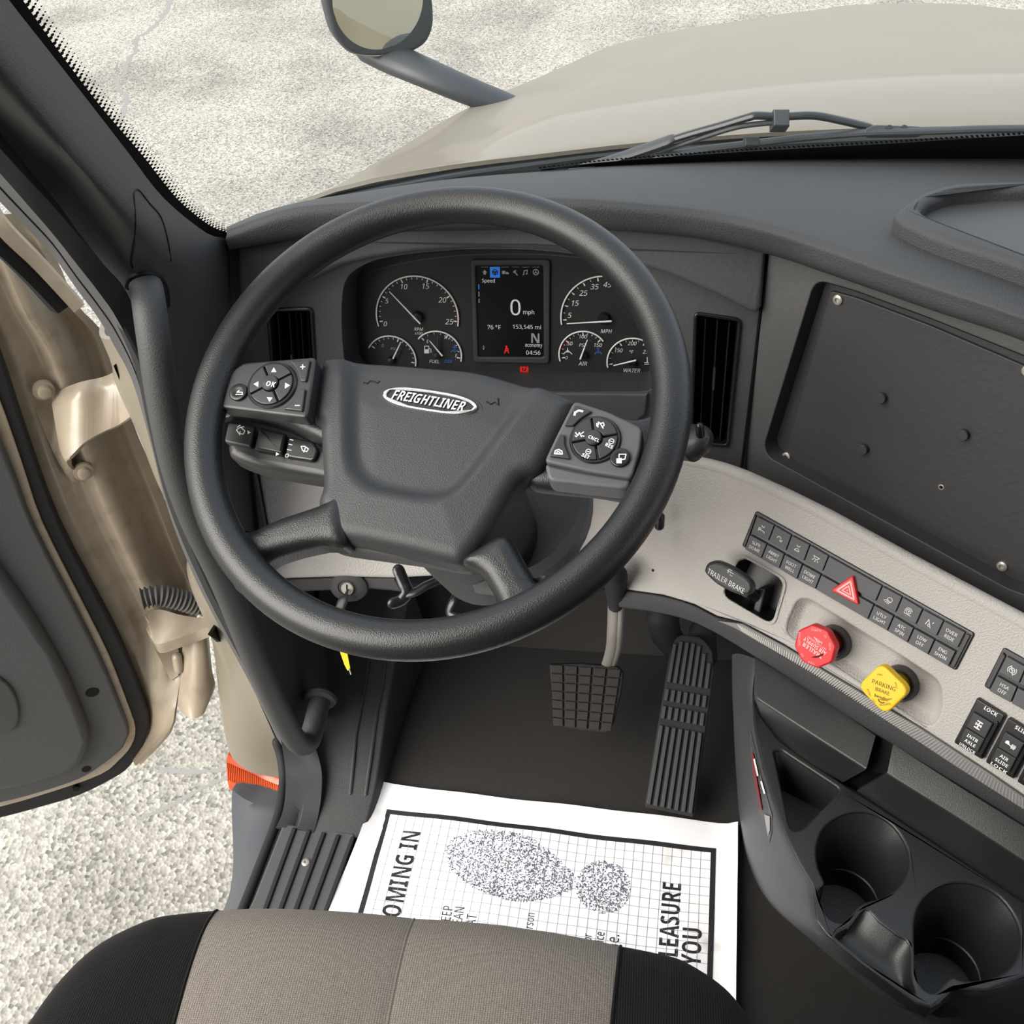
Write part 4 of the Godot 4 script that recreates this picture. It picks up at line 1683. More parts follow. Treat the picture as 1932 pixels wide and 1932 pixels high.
func rockers() -> void:
	var step := Vector2(59.5, 37.0)
	var words := [["LOCK", "INTR", "AXLE", "UNLOCK", "dark locking rocker switch lettered INTR AXLE below the switch banks"], ["SLIDE", "AIR", "SLIDE", "LOCK", "dark locking rocker switch lettered AIR SLIDE beside the INTR AXLE switch"], ["", "", "", "", "dark locking rocker switch cut by the right edge of the photo"]]
	for i in 3:
		var o := step * i
		var at := on(wi, 1843 + o.x, 1317 + o.y)
		var t := thing("rocker_switch", words[i][4], "switch", wi.translated_local(Vector3(at.x, at.y, 0)), "")
		var q := ons(wi, [1843 + o.x, 1317 + o.y, 1897 + o.x, 1350.5 + o.y, 1853 + o.x, 1434 + o.y, 1799 + o.x, 1401 + o.y], 0.006)
		var s := shape(wi)
		s.plate(rounded(q, 0.002), -0.002, 0.006, 0.0016)
		obj("housing", s, m.gloss_black, t)
		var c := func(u: float, v: float) -> Vector2: return q[0].lerp(q[1], u).lerp(q[3].lerp(q[2], u), v)
		s = shape(wi)
		s.plate(rounded(PackedVector2Array([(c as Callable).call(0.12, 0.24), (c as Callable).call(0.80, 0.24), (c as Callable).call(0.80, 0.58), (c as Callable).call(0.12, 0.58)]), 0.001), 0.005, 0.0095, 0.0012)
		s.plate(rounded(PackedVector2Array([(c as Callable).call(0.12, 0.59), (c as Callable).call(0.80, 0.59), (c as Callable).call(0.80, 0.90), (c as Callable).call(0.12, 0.90)]), 0.001), 0.005, 0.0085, 0.0012)
		var k := obj("rocker", s, m.key_black, t)
		s = shape(wi)
		s.plate(rounded(PackedVector2Array([(c as Callable).call(0.86, 0.16), (c as Callable).call(0.95, 0.2), (c as Callable).call(0.95, 0.94), (c as Callable).call(0.86, 0.94)]), 0.001), 0.005, 0.0085, 0.001)
		obj("side_guard", s, m.gloss_black, t)
		var row := (q[1] - q[0]).angle()
		if words[i][0]:
			s = shape(wi)
			write(s, words[i][0], (c as Callable).call(0.56, 0.075), 0.0063, 0.0040, row)
			write(s, words[i][3], (c as Callable).call(0.45, 0.948), 0.0064, 0.0034, row, 0.017)
			obj("lettering", s, m.white_print, t)
			s = shape(wi)
			write(s, words[i][1], (c as Callable).call(0.46, 0.70), 0.0088, 0.0036, row)
			write(s, words[i][2], (c as Callable).call(0.46, 0.81), 0.0088, 0.0036, row)
			var cc: Vector2 = (c as Callable).call(0.44, 0.41)
			s.t = wi * Transform3D(Basis(Vector3.BACK, row), Vector3(cc.x, cc.y, 0.0098))
			var u := 0.001
			if i == 0:
				s.ink([pts([0, 4 * u, 0, -4 * u]), pts([-2.6 * u, 4 * u, 2.6 * u, 4 * u]), pts([-2.6 * u, 0.4 * u, 2.6 * u, 0.4 * u]), pts([-2.6 * u, -3.6 * u, 2.6 * u, -3.6 * u]), pts([-2.6 * u, 1.4 * u, -2.6 * u, -0.6 * u]), pts([2.6 * u, 1.4 * u, 2.6 * u, -0.6 * u])], 0.0014, 0)
			else:
				s.plate(pts([-5 * u, 1.4 * u, -4 * u, 2.8 * u, -2 * u, 2.8 * u, -1 * u, 0.6 * u, 0, 0.4 * u, 0, -0.8 * u, -5 * u, -0.8 * u]), -0.0001, 0.0, 0)
				s.ink([arc2(Vector2(2.4 * u, 1 * u), 0.8 * u, 0, 360, 8), arc2(Vector2(4.4 * u, 1 * u), 0.8 * u, 0, 360, 8), pts([0.6 * u, -0.6 * u, 5.4 * u, -0.6 * u]), pts([2 * u, -2.4 * u, 3.4 * u, -1.2 * u, 4.6 * u, -2.4 * u])], 0.0011, 0)
			obj("lettering", s, m.white_print, k)


func trailer_lever() -> void:
	var c := on(wi, 1420, 1115)
	var t := thing("trailer_brake_lever", "black paddle lever lettered TRAILER BRAKE in its recessed black housing", "lever", wi.translated_local(Vector3(c.x, c.y, 0)))
	var o := rounded(ons(wi, [1393, 1042, 1487, 1094, 1460, 1186, 1354, 1126], 0.002), 0.013, 5)
	var i := rounded(ons(wi, [1397, 1049, 1480, 1096, 1456, 1179, 1361, 1123], 0.002), 0.012, 5)
	var s := shape(wi)
	s.plate(o, -0.002, 0.002, 0.001, [i])
	obj("bezel", s, m.light_panel, t)
	s = shape(wi)
	var rows := []
	for k in 4:
		rows.append(s.lift(Shape.inset(Shape.ccw(i), 0.003 * k / 3.0), -0.03 * k / 3.0))
	s.sheet(rows, wi * Vector3(c.x, c.y, -0.01), 0.0, true)
	s.plate(i, -0.036, -0.03, 0)
	obj("housing", s, m.gloss_black, t)
	s = shape(wi)
	s.plate(rounded(ons(wi, [1432, 1108, 1446, 1112, 1432, 1168, 1419, 1160], -0.01), 0.002), -0.03, -0.008, 0.002)
	s.plate(rounded(ons(wi, [1376, 1124, 1424, 1150, 1418, 1164, 1372, 1136], -0.015), 0.002), -0.03, -0.014, 0.002)
	obj("slot_guide", s, m.key_black, t)
	s = shape()
	var a := on3(wi, 1428, 1128, -0.022)
	var h := 0.048
	var b := on3(wi, 1398, 1106, h - 0.011)
	s.tube(PackedVector3Array([a, a.lerp(b, 0.5), b]), [0.009, 0.008, 0.0085], 14, false)
	obj("stem", s, m.gloss_black, t)
	# the paddle, tipped a little towards the driver
	var pf := wi
	pf.origin += wi.basis.z * h
	s = shape(pf)
	var pad := spline2(ons(pf, [1331, 1083, 1329, 1073, 1336, 1062, 1352, 1060, 1376, 1070, 1400, 1085, 1415, 1099, 1418, 1112, 1413, 1122, 1400, 1124, 1380, 1118, 1352, 1103]), 4)
	s.plate(pad, -0.009, 0.0, 0.0035)
	obj("paddle", s, m.key_black, t)
	s = shape(pf)
	var p := on(pf, 1369.5, 1096)
	var q := on(pf, 1403, 1115)
	var e := on(pf, 1337, 1077)
	write(s, "TRAILER BRAKE", p, 0.0003, 0.0062, (q - e).angle(), q.distance_to(e) * 1.04, 0, false)
	inked(s, pf, [[1372, 1076, 1384, 1083], [1373, 1081, 1375, 1074, 1381, 1077], [1377, 1084, 1381, 1087]], 0.0006)
	obj("lettering", s, m.white_print, t)


func knobs() -> void:
	var specs := [
		["red eight-sided push-pull knob lettered TRAILER AIR SUPPLY", [1575, 1211], [1537, 1220], 40.0, true],
		["yellow square push-pull knob lettered PARKING BRAKE", [1700, 1288], [1666, 1300], 47.0, false],
	]
	for k in specs:
		var base := on(wi, k[1][0], k[1][1], -0.013)
		var t := thing("push_pull_knob", k[0], "knob", wi.translated_local(Vector3(base.x, base.y, -0.013)))
		var s := shape(wi)
		var h := 0.032
		var cv := Vector3(base.x, base.y, 0)
		s.lathe([[0.0200, -0.0135], [0.0195, -0.006], [0.0180, -0.004], [0.0165, -0.004], [0.0158, -0.008], [0.012, -0.0085], [0.001, -0.0085]], 36, cv)
		obj("collar", s, m.key_grey, t)
		var c := on(wi, k[2][0], k[2][1], h)
		s = shape(wi)
		s.tube(PackedVector3Array([Vector3(base.x, base.y, -0.011), Vector3(base.x, base.y, 0.0).lerp(Vector3(c.x, c.y, 0.0), 0.2), Vector3(c.x, c.y, h - 0.012).lerp(Vector3(base.x, base.y, h - 0.012), 0.5), Vector3(c.x, c.y, h - 0.009)]), [0.0125, 0.0125, 0.013, 0.016], 24, false)
		obj("stem", s, m.dark_red if k[4] else m.olive, t)
		var face := PackedVector2Array()
		var n := 8 if k[4] else 4
		var first := deg_to_rad(121.0 if k[4] else 119.0)
		var r := c.distance_to(on(wi, k[2][0] + k[3], k[2][1], h))
		for i in n:
			var q := first + TAU * i / n
			face.append(c + Vector2(cos(q), sin(q)) * r * (1.0 if k[4] else 1.06))
		s = shape(wi)
		s.plate(rounded(face, 0.003 if k[4] else 0.010, 5), h - 0.010, h, 0.002)
		obj("knob", s, m.red_knob if k[4] else m.yellow_knob, t)
		s = shape(wi)
		var z := h + 0.0003
		if k[4]:
			# lettering stands upside down, as the knob is turned
			var turn := deg_to_rad(176.0)
			var ex := Vector2(cos(turn), sin(turn))
			var ey := Vector2(-ex.y, ex.x)
			write(s, "TRAILER", c + ey * 0.0052, z, 0.0047, turn)
			write(s, "AIR SUPPLY", c - ey * 0.0008, z, 0.0047, turn, 0.029)
			write(s, "NOT FOR PARKING", c - ey * 0.0052, z, 0.0022, turn, 0.024, 0, false)
			write(s, "bendix", c - ey * 0.0085, z, 0.0026, turn)
			s.ink([arc2(c - ey * 0.0100, 0.003, 200, 340, 8)], 0.0009, z)
			write(s, "PULL", c + Vector2(0.0045, -0.0185), z, 0.0026, deg_to_rad(20), 0, 0, false)
			write(s, "TO", c + Vector2(-0.0085, -0.0165), z, 0.0026, deg_to_rad(-20), 0, 0, false)
			write(s, "EVACUATE", c + Vector2(-0.0185, -0.002), z, 0.0024, deg_to_rad(-68), 0, 0, false)
			write(s, "SUPPLY", c + Vector2(-0.006, 0.018), z, 0.0024, deg_to_rad(205), 0, 0, false)
			write(s, "PUSH", c + Vector2(0.015, 0.010), z, 0.0024, deg_to_rad(120), 0, 0, false)
			write(s, "TO", c + Vector2(0.006, 0.0175), z, 0.0024, deg_to_rad(165), 0, 0, false)
			obj("lettering", s, m.pink_print, t)
		else:
			var turn := deg_to_rad(13.0)
			var ex := Vector2(cos(turn), sin(turn))
			var ey := Vector2(-ex.y, ex.x)
			write(s, "PARKING", c + ey * 0.0045, z, 0.0046, turn, 0, 0, false)
			write(s, "BRAKE", c - ey * 0.0025, z, 0.0040, turn, 0, 0, false)
			write(s, "bendix", c - ey * 0.0095, z, 0.0034, turn)
			s.ink([arc2(c - ey * 0.0110 + ex * 0.001, 0.004, 215, 335, 8)], 0.0010, z)
			write(s, "PUSH", c + Vector2(-0.011, -0.012), z, 0.0024, deg_to_rad(-42), 0, 0, false)
			write(s, "TO", c + Vector2(-0.003, -0.0175), z, 0.0024, deg_to_rad(-15), 0, 0, false)
			write(s, "RELEASE", c + Vector2(0.009, -0.0135), z, 0.0024, deg_to_rad(40), 0, 0, false)
			write(s, "PULL", c + Vector2(-0.009, 0.0125), z, 0.0020, deg_to_rad(35), 0, 0, false)
			write(s, "APPLY", c + Vector2(0.010, 0.0115), z, 0.0020, deg_to_rad(-50), 0, 0, false)
			obj("lettering", s, m.gold_print, t)


func knee() -> void:
	# lower dash left of the column, light grey above a dark rail with the ignition lock
	var kf := panel(on3(fa, 560, 880, -0.005), 0.0, 62.0)
	var t := thing("knee_panel", "light grey lower dash panel left of and below the steering column", "dashboard panel", kf)
	var s := shape(kf)
	s.plate(ons(kf, [482, 872, 600, 868, 900, 866, 1000, 880, 1000, 1080, 740, 1092, 640, 1090, 512, 1094, 505, 1000]), -0.014, 0.0, 0.006)
	obj("panel", s, m.light_panel, t)
	s = shape(kf)
	s.plate(ons(kf, [474, 874, 480, 872, 504, 1000, 511, 1096, 500, 1100]), -0.014, 0.001, 0.002)
	obj("edge_trim", s, m.key_grey, t)
	s = shape(kf)
	s.plate(ons(kf, [510, 1094, 640, 1088, 745, 1090, 760, 1118, 700, 1112, 545, 1118, 515, 1116], -0.008), -0.04, -0.008, 0.004)
	obj("lower_rail", s, m.trim_dark, t)
	var bt := thing("knee_panel", "light grey lower dash panel behind the wheel right of the column", "dashboard panel", wi)
	s = shape(wi)
	s.plate(ons(wi, [1040, 905, 1172, 905, 1172, 1112, 1090, 1098, 1040, 1090], -0.012), -0.03, -0.012, 0.006)
	obj("panel", s, m.light_panel, bt)
	# dark void under the dash
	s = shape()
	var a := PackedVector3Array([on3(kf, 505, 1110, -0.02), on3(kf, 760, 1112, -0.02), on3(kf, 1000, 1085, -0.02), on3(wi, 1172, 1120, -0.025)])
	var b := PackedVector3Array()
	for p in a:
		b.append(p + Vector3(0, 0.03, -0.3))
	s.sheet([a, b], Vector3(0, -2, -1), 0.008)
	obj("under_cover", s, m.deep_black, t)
	# ignition lock with its key
	var lf := kf
	lf.origin += kf.basis.z * -0.006
	var c := on(lf, 658, 1107)
	var g := thing("ignition_lock", "round silver ignition lock with key below the steering wheel", "ignition", lf.translated_local(Vector3(c.x, c.y, 0)))
	s = shape(lf)
	s.lathe([[0.026, -0.006], [0.025, 0.002], [0.020, 0.005], [0.0135, 0.0055], [0.0125, 0.004], [0.0002, 0.004]], 32, Vector3(c.x, c.y, 0), 0.8)
	obj("surround", s, m.trim_dark, g)
	s = shape(lf)
	s.lathe([[0.0085, 0.0], [0.0085, 0.0075], [0.0075, 0.0085], [0.0002, 0.0085]], 28, Vector3(c.x, c.y, 0))
	obj("barrel", s, m.steel, g)
	s = shape(lf)
	s.plate(PackedVector2Array([c + Vector2(-0.001, -0.006), c + Vector2(0.001, -0.006), c + Vector2(0.001, 0.006), c + Vector2(-0.001, 0.006)]), 0.008, 0.0087, 0)
	obj("key_slot", s, m.deep_black, g)
	var k := thing("ignition_key", "dark plastic headed key hanging from the ignition lock", "key", on3(lf, 655, 1116, 0.012))
	s = shape()
	var pth := PackedVector3Array()
	for p in [[656, 1113, 0.010], [652, 1124, 0.022], [646, 1136, 0.026], [640, 1150, 0.028], [634, 1163, 0.028]]:
		pth.append(on3(lf, p[0], p[1], p[2]))
	s.tube(spline3(pth, 4), [0.0016, 0.0018, 0.002, 0.0025, 0.0035, 0.005, 0.006, 0.0068, 0.0072, 0.0072, 0.007, 0.0066, 0.006, 0.0055, 0.005, 0.0045, 0.004], 12, true, 0.4)
	obj("head", s, m.key_black, k)
	s = shape()
	var ringp := PackedVector3Array()
	var rc := on3(lf, 631, 1167, 0.028)
	for i in 17:
		ringp.append(rc + (look.x * cos(TAU * i / 16) + look.y * sin(TAU * i / 16)) * 0.008)
	s.tube(ringp, 0.0009, 6, false)
	obj("key_ring", s, m.steel, k)
	# yellow tag hanging lower down
	var tg := thing("yellow_tag", "small yellow tag hanging under the wheel near the door", "tag", at_z(650, 1245, -0.86))
	var tf := Transform3D(look, at_z(650, 1245, -0.86))
	s = shape(tf)
	s.plate(rounded(ons(tf, [636, 1215, 652, 1215, 661, 1262, 656, 1266, 650, 1255]), 0.001), -0.001, 0.0, 0.0004)
	obj("card", s, m.tag_yellow, tg)
	s = shape(tf)
	s.tube(PackedVector3Array([Vector3(on(tf, 659, 1262).x, on(tf, 659, 1262).y, 0), Vector3(on(tf, 662, 1272).x, on(tf, 662, 1272).y, 0)]), 0.0009, 6)
	obj("clip", s, m.steel, tg)
	s = shape()
	s.tube(PackedVector3Array([on3(tf, 640, 1217), at_z(632, 1170, -0.90)]), 0.0006, 6)
	obj("string", s, m.deep_black, tg)


func column() -> void:
	var t := thing("steering_column", "dark steering column shroud with levers behind the wheel", "steering column", wh.origin)
	var ax := -wh.basis.z
	var s := shape(wh)
	s.lathe([[0.001, -0.055], [0.05, -0.055], [0.060, -0.065], [0.066, -0.09], [0.068, -0.14], [0.066, -0.22], [0.062, -0.30], [0.001, -0.30]], 40, Vector3(0.0, -0.035, 0))
	obj("shroud", s, m.trim_dark, t)
	s = shape(wh)
	s.lathe([[0.09, -0.20], [0.098, -0.21], [0.098, -0.24], [0.001, -0.26]], 40, Vector3(0.02, 0.0, 0))
	obj("boot", s, m.fascia, t)
	# tilt levers hanging below
	s = shape()
	var p := PackedVector3Array()
	for q in [[752, 1076, -0.84], [762, 1100, -0.83], [768, 1118, -0.82], [758, 1132, -0.815], [742, 1138, -0.81]]:
		p.append(at_z(q[0], q[1], q[2]))
	s.tube(spline3(p, 4), 0.0075, 12, true, 0.6)
	var p2 := PackedVector3Array()
	for q in [[768, 1120, -0.82], [786, 1116, -0.822], [804, 1105, -0.83], [826, 1094, -0.84], [832, 1075, -0.85]]:
		p2.append(at_z(q[0], q[1], q[2]))
	s.tube(spline3(p2, 4), 0.0065, 12, true, 0.6)
	obj("tilt_lever", s, m.gloss_black, t)
	s = shape()
	var p3 := PackedVector3Array()
	for q in [[872, 1108, -0.87], [858, 1130, -0.85], [848, 1156, -0.84], [866, 1166, -0.835], [900, 1172, -0.84]]:
		p3.append(at_z(q[0], q[1], q[2]))
	s.tube(spline3(p3, 4), 0.006, 12, true, 0.6)
	obj("adjust_lever", s, m.gloss_black, t)
	s = shape()
	s.tube(PackedVector3Array([at_z(1245, 975, -0.92), at_z(1244, 992, -0.915)]), 0.006, 12)
	obj("lever_tip", s, m.gloss_black, t)
	# left stalk: wiper and wash switch
	var lf := wh.translated_local(Vector3(0, 0, -0.042))
	var c := on(lf, 520, 840)
	var w := thing("wiper_stalk", "black wiper and washer stalk with white symbols left of the hub", "stalk", lf.translated_local(Vector3(c.x, c.y, 0)))
	s = shape(lf)
	s.plate(spline2(ons(lf, [424, 846, 427, 812, 434, 797, 520, 812, 600, 834, 640, 850, 640, 905, 603, 898, 540, 888, 480, 876, 436, 860]), 4), -0.030, -0.004, 0.008)
	obj("body", s, m.key_black, w)
	s = shape(lf)
	s.plate(rounded(ons(lf, [432, 797, 484, 806, 475, 845, 424, 835]), 0.003), -0.006, 0.002, 0.002)
	obj("wash_button", s, m.key_black, w)
	s = shape(lf)
	s.plate(rounded(ons(lf, [492, 808, 543, 821, 534, 860, 482, 850]), 0.002), -0.006, 0.004, 0.003)
	obj("rotary_ring", s, m.gloss_black, w)
	s = shape(lf)
	s.plate(rounded(ons(lf, [545, 823, 592, 834, 601, 850, 594, 868, 586, 870, 537, 862]), 0.003), -0.006, 0.001, 0.002)
	obj("end_cap", s, m.gloss_black, w)
	s = shape(lf)
	inked(s, lf, [[446, 811, 454, 806, 462, 813, 459, 819, 451, 818, 446, 811], [452, 821, 453, 814], [448, 806, 453, 802], [456, 806, 460, 805]], 0.0009, 0.0023)
	s.plate(ons(lf, [467, 812, 473, 816, 467, 819], 0.0023), 0.0021, 0.0023, 0)
	inked(s, lf, [[547, 829, 553, 830.5], [545, 838, 551, 839.5], [542, 848, 543.5, 848.4], [545, 848.7, 546.5, 849], [548, 849.3, 549.5, 849.7]], 0.0008, 0.0013)
	var o := ring2(on(lf, 541.5, 859.5, 0.0013), 0.0017, 12)
	o.append(o[0])
	s.ink([o], 0.0007, 0.0013)
	inked(s, lf, [[568, 842, 575, 842, 582, 847, 579, 852, 571, 850, 568, 842], [573, 853, 576, 845]], 0.0009, 0.0013)
	s.plate(ons(lf, [521, 853, 527, 857, 520, 860], 0.0043), 0.004, 0.0043, 0)
	obj("symbols", s, m.white_print, w)
	# right stalk: gear selector behind the rim
	var g := thing("gear_stalk", "black gear selector stalk end showing right of the wheel rim", "stalk", at_z(1314, 835, -0.86))
	s = shape()
	s.tube(spline3(PackedVector3Array([at_z(1180, 870, -0.87), at_z(1250, 850, -0.865), at_z(1300, 838, -0.86), at_z(1311, 835, -0.858)]), 4), [0.010, 0.010, 0.010, 0.011, 0.012, 0.014, 0.016, 0.019, 0.021, 0.022, 0.023, 0.0225, 0.021], 18, true, 0.75)
	obj("grip", s, m.key_black, g)
	s = shape()
	s.tube(PackedVector3Array([at_z(1320, 805, -0.85), at_z(1324, 846, -0.852)]), 0.0045, 10)
	obj("mode_button", s, m.gloss_black, g)


func sector(c: Vector2, r0: float, r1: float, a0: float, a1: float, gap: float) -> PackedVector2Array:
	var out := PackedVector2Array()
	var g1 := rad_to_deg(gap / r1)
	var g0 := rad_to_deg(gap / r0)
	out.append_array(arc2(c, r1, a0 + g1, a1 - g1, 10))
	var inner := arc2(c, r0, a0 + g0, a1 - g0, 6)
	inner.reverse()
	out.append_array(inner)
	return out


func spoke(t: Node3D, called: String, a: Array, z: float, thick: float) -> void:
	var o := ons(wh, a, z)
	var dense := spline2(o, 5)
	var c := Vector2.ZERO
	for p in dense:
		c += p
	c /= dense.size()
	var s := shape(wh)
	s.sharp = 70
	s.mound(dense, c, 10, func(_q: Vector2, d: float) -> float:
		var r := 0.014
		return z - (r - sqrt(maxf(0.0, r * r - (r - d) * (r - d))) if d < r else 0.0), z - thick)
	obj(called, s, m.rim_skin, t)


func wheel() -> void:
	var t := thing("steering_wheel", "black four-spoke steering wheel with grained hub and oval FREIGHTLINER badge", "steering wheel", wh)
	var s := shape(wh)
	s.sharp = 80
	var rows := []
	for i in 120:
		var q := TAU * i / 120
		var row := PackedVector3Array()
		for k in 24:
			var w := TAU * k / 24
			row.append(Vector3(cos(q), sin(q), 0) * (0.2115 + 0.0170 * cos(w)) + Vector3(0, 0, 0.0175 * sin(w)))
		rows.append(row)
	s.quads(rows, true, true)
	s.fix(0)
	obj("rim", s, m.rim_skin, t)
	spoke(t, "spoke", [640, 925, 596, 946, 520, 972, 462, 996, 424, 985, 398, 985, 412, 1050, 438, 1108, 476, 1078, 500, 1052, 540, 1036, 600, 1022, 650, 1016], -0.008, 0.030)
	spoke(t, "spoke", [900, 1075, 866, 1052, 905, 1022, 940, 1004, 962, 1012, 990, 1060, 1022, 1100, 1062, 1082, 1072, 1104, 1012, 1146, 955, 1180, 930, 1164, 934, 1134, 918, 1100], -0.006, 0.022)
	spoke(t, "spoke", [640, 700, 590, 690, 520, 684, 470, 684, 446, 676, 400, 680, 372, 760, 380, 800, 424, 778, 520, 796, 600, 830, 640, 830], -0.026, 0.018)
	spoke(t, "spoke", [1040, 745, 1085, 752, 1150, 772, 1200, 782, 1240, 770, 1275, 780, 1268, 870, 1235, 930, 1200, 938, 1120, 926, 1050, 920, 990, 905, 1000, 840], -0.026, 0.018)
	# hub cover
	var out_px := [602, 682, 612, 671, 640, 668, 708, 669, 800, 676, 886, 684, 960, 703, 1020, 723, 1068, 742, 1084, 754, 1078, 770, 1052, 822, 1028, 868, 1012, 884, 985, 896, 965, 920, 940, 965, 915, 1005, 890, 1040, 868, 1058, 845, 1057, 800, 1046, 740, 1032, 680, 1020, 632, 1012, 618, 998, 607, 972, 595, 945, 600, 925, 604, 905, 602, 860, 599, 806, 596, 795, 586, 786, 588, 760, 594, 715]
	var hz := -0.012
	var o := spline2(ons(wh, out_px, hz), 3)
	var trap := Shape.ccw(rounded(ons(wh, [652, 640, 1020, 690, 985, 765, 882, 900, 850, 934, 800, 940, 700, 922, 664, 890, 655, 850], hz), 0.02, 5))
	var c := on(wh, 800, 850, hz)
	s = shape(wh)
	s.sharp = 80
	var r := 0.013
	s.mound(o, c, 34, func(p: Vector2, d: float) -> float:
		var k := Shape.edge(trap, p) * (1.0 if Geometry2D.is_point_in_polygon(p, trap) else -1.0)
		var h := hz - 0.0105 * smoothstep(-0.006, 0.009, k) + 0.004 * clampf(d / 0.05, 0, 1)
		return h - (r - sqrt(maxf(0.0, r * r - (r - d) * (r - d))) if d < r else 0.0), hz - 0.030)
	var hub_shape := s
	obj("hub_cover", s, m.hub_skin, t)
	s = shape(wh)
	s.lathe([[0.066, -0.038], [0.07, -0.05], [0.06, -0.065], [0.001, -0.066]], 40, Vector3(0, -0.035, 0))
	obj("hub_back", s, m.rim_skin, t)
	# lower skirt of the hub
	s = shape(wh)
	s.plate(spline2(ons(wh, [606, 985, 640, 1000, 740, 1022, 845, 1046, 890, 1030, 886, 1062, 864, 1066, 800, 1055, 720, 1044, 630, 1030, 612, 1010], -0.034), 4), -0.06, -0.034, 0.006)
	obj("hub_skirt", s, m.fascia, t)
	# badge
	var hit_at := hub_shape.hit(eye, ray(811, 758))
	var bz: float = (wh.affine_inverse() * (hit_at[0] as Vector3)).z
	var bf := wh.translated_local(Vector3(0, 0, bz))
	var bc := on(bf, 811, 758)
	var bx := (on(bf, 900, 772) - on(bf, 722, 744)) / 2
	var turn := bx.angle()
	var half := bx.length()
	var st := func(l: float, h: float) -> PackedVector2Array:
		var q := PackedVector2Array()
		for i in 48:
			var w := TAU * i / 48
			var x := signf(cos(w)) * pow(absf(cos(w)), 0.55) * l
			q.append(bc + Vector2(x, sin(w) * h * (1.0 - 0.10 * pow(x / l, 2))).rotated(turn))
		return q
	s = shape(bf)
	s.plate((st as Callable).call(half + 0.0045, 0.0125), -0.004, 0.0002, 0.0004)
	obj("badge_seat", s, m.hub_skin, t)
	s = shape(bf)
	s.plate((st as Callable).call(half, 0.0105), -0.001, 0.0032, 0.0014, [(st as Callable).call(half - 0.0042, 0.0078)])
	var bd := obj("badge", s, m.chrome, t)
	s = shape(bf)
	s.plate((st as Callable).call(half - 0.0035, 0.0084), -0.001, 0.0016, 0)
	obj("badge_plate", s, m.gloss_black, bd)
	s = shape(bf)
	for k in 5:
		write(s, "FREIGHTLINER", bc, 0.0017 + 0.0003 * k, 0.0094, turn + deg_to_rad(-1.0), half * 1.52, 0.22)
	obj("badge_lettering", s, m.chrome, bd)
	# moulded horn marks either side
	for q in [[[686, 722, 693, 724, 699, 719, 706, 720, 712, 723, 716, 720], 0], [[918, 758, 926, 763, 934, 759, 941, 765, 940, 752], 0]]:
		s = shape()
		var line := PackedVector3Array()
		for i in range(0, q[0].size(), 2):
			var h := hub_shape.hit(eye, ray(q[0][i], q[0][i + 1]))
			if h.size():
				line.append(h[0])
		s.tube(line, 0.0007, 6)
		obj("horn_mark", s, m.deep_black, t)
	# left switch pad
	var pz := 0.003
	var pf := wh.translated_local(Vector3(0, 0, pz))
	s = shape(pf)
	s.plate(rounded(ons(pf, [458, 684, 596, 673, 590, 720, 579, 789, 500, 779, 412, 768, 416, 745, 436, 700]), 0.005, 4), -0.016, 0.0, 0.0025)
	var left := obj("switch_pad", s, m.key_black, t)
	pad_buttons(pf, left, [514, 727.5], 46, 40, 15, 40.0, [512, 725.5])
	s = shape(pf)
	for tri in [[516.5, 693, 521.5, 702, 511.5, 702], [478.5, 724.5, 487.5, 719.5, 487, 730], [547, 727, 538, 722, 537.5, 733], [508.5, 758, 503.5, 749.5, 514, 750]]:
		s.plate(ons(pf, tri, 0.0043), 0.0041, 0.0043, 0)
	write_px(s, "OK", pf, 511, 724.5, 9, 0.0063)
	obj("symbols", s, m.white_print, left)
	round_key(pf, left, [451, 741.5], 16.5)
	s = shape(pf)
	inked(s, pf, [[445, 744, 458, 744], [447, 740, 457, 740], [447, 740, 451, 737], [457, 740, 457, 744]], 0.0010, 0.0038)
	obj("symbol", s, m.white_print, left)
	for q in [[549, 684, 587, 682, 579, 722, 569, 721, 565, 706, 558, 693], [568, 737, 578, 736, 572, 778, 537, 774, 553, 762, 562, 750]]:
		s = shape(pf)
		s.plate(rounded(ons(pf, q), 0.0012), -0.001, 0.003, 0.001)
		obj("button", s, m.key_black, left)
	s = shape(pf)
	inked(s, pf, [[567, 692, 575, 692], [571, 688, 571, 696], [557, 765, 565, 765]], 0.0010, 0.0033)
	obj("symbol", s, m.white_print, left)
	# right switch pad
	pf = wh.translated_local(Vector3(0, 0, pz))
	s = shape(pf)
	s.plate(rounded(ons(pf, [1083, 755, 1150, 777, 1213, 807, 1208, 850, 1192, 903, 1110, 890, 1026, 871, 1050, 820]), 0.005, 4), -0.020, 0.0, 0.0025)
	var right := obj("switch_pad", s, m.key_grey, t)
	s = shape(pf)
	s.plate(rounded(ons(pf, [1028, 873, 1110, 892, 1192, 905, 1186, 920, 1170, 923, 1090, 914, 1040, 908, 1032, 900], -0.004), 0.004), -0.026, -0.004, 0.003)
	obj("pad_skirt", s, m.key_grey, t)
	pad_buttons(pf, right, [1123, 830.5], 49, 43, 15.5, 22.0, [1120.5, 829])
	s = shape(pf)
	var ez := 0.0043
	inked(s, pf, [[1129, 796, 1128, 806], [1131, 797, 1138, 808], [1132, 800, 1138, 797, 1140, 802, 1136, 806], [1126, 799, 1126, 804]], 0.0009, ez)
	inked(s, pf, [[1086, 816, 1090, 822], [1090, 822, 1093, 816, 1097, 824], [1097, 818, 1101, 815], [1098, 822, 1102, 823], [1085, 822, 1088, 824]], 0.0009, ez)
	write_px(s, "RES", pf, 1149.5, 841, 6.5, ez, deg_to_rad(-14))
	write_px(s, "SET", pf, 1105, 860.5, 6.5, ez, deg_to_rad(-14))
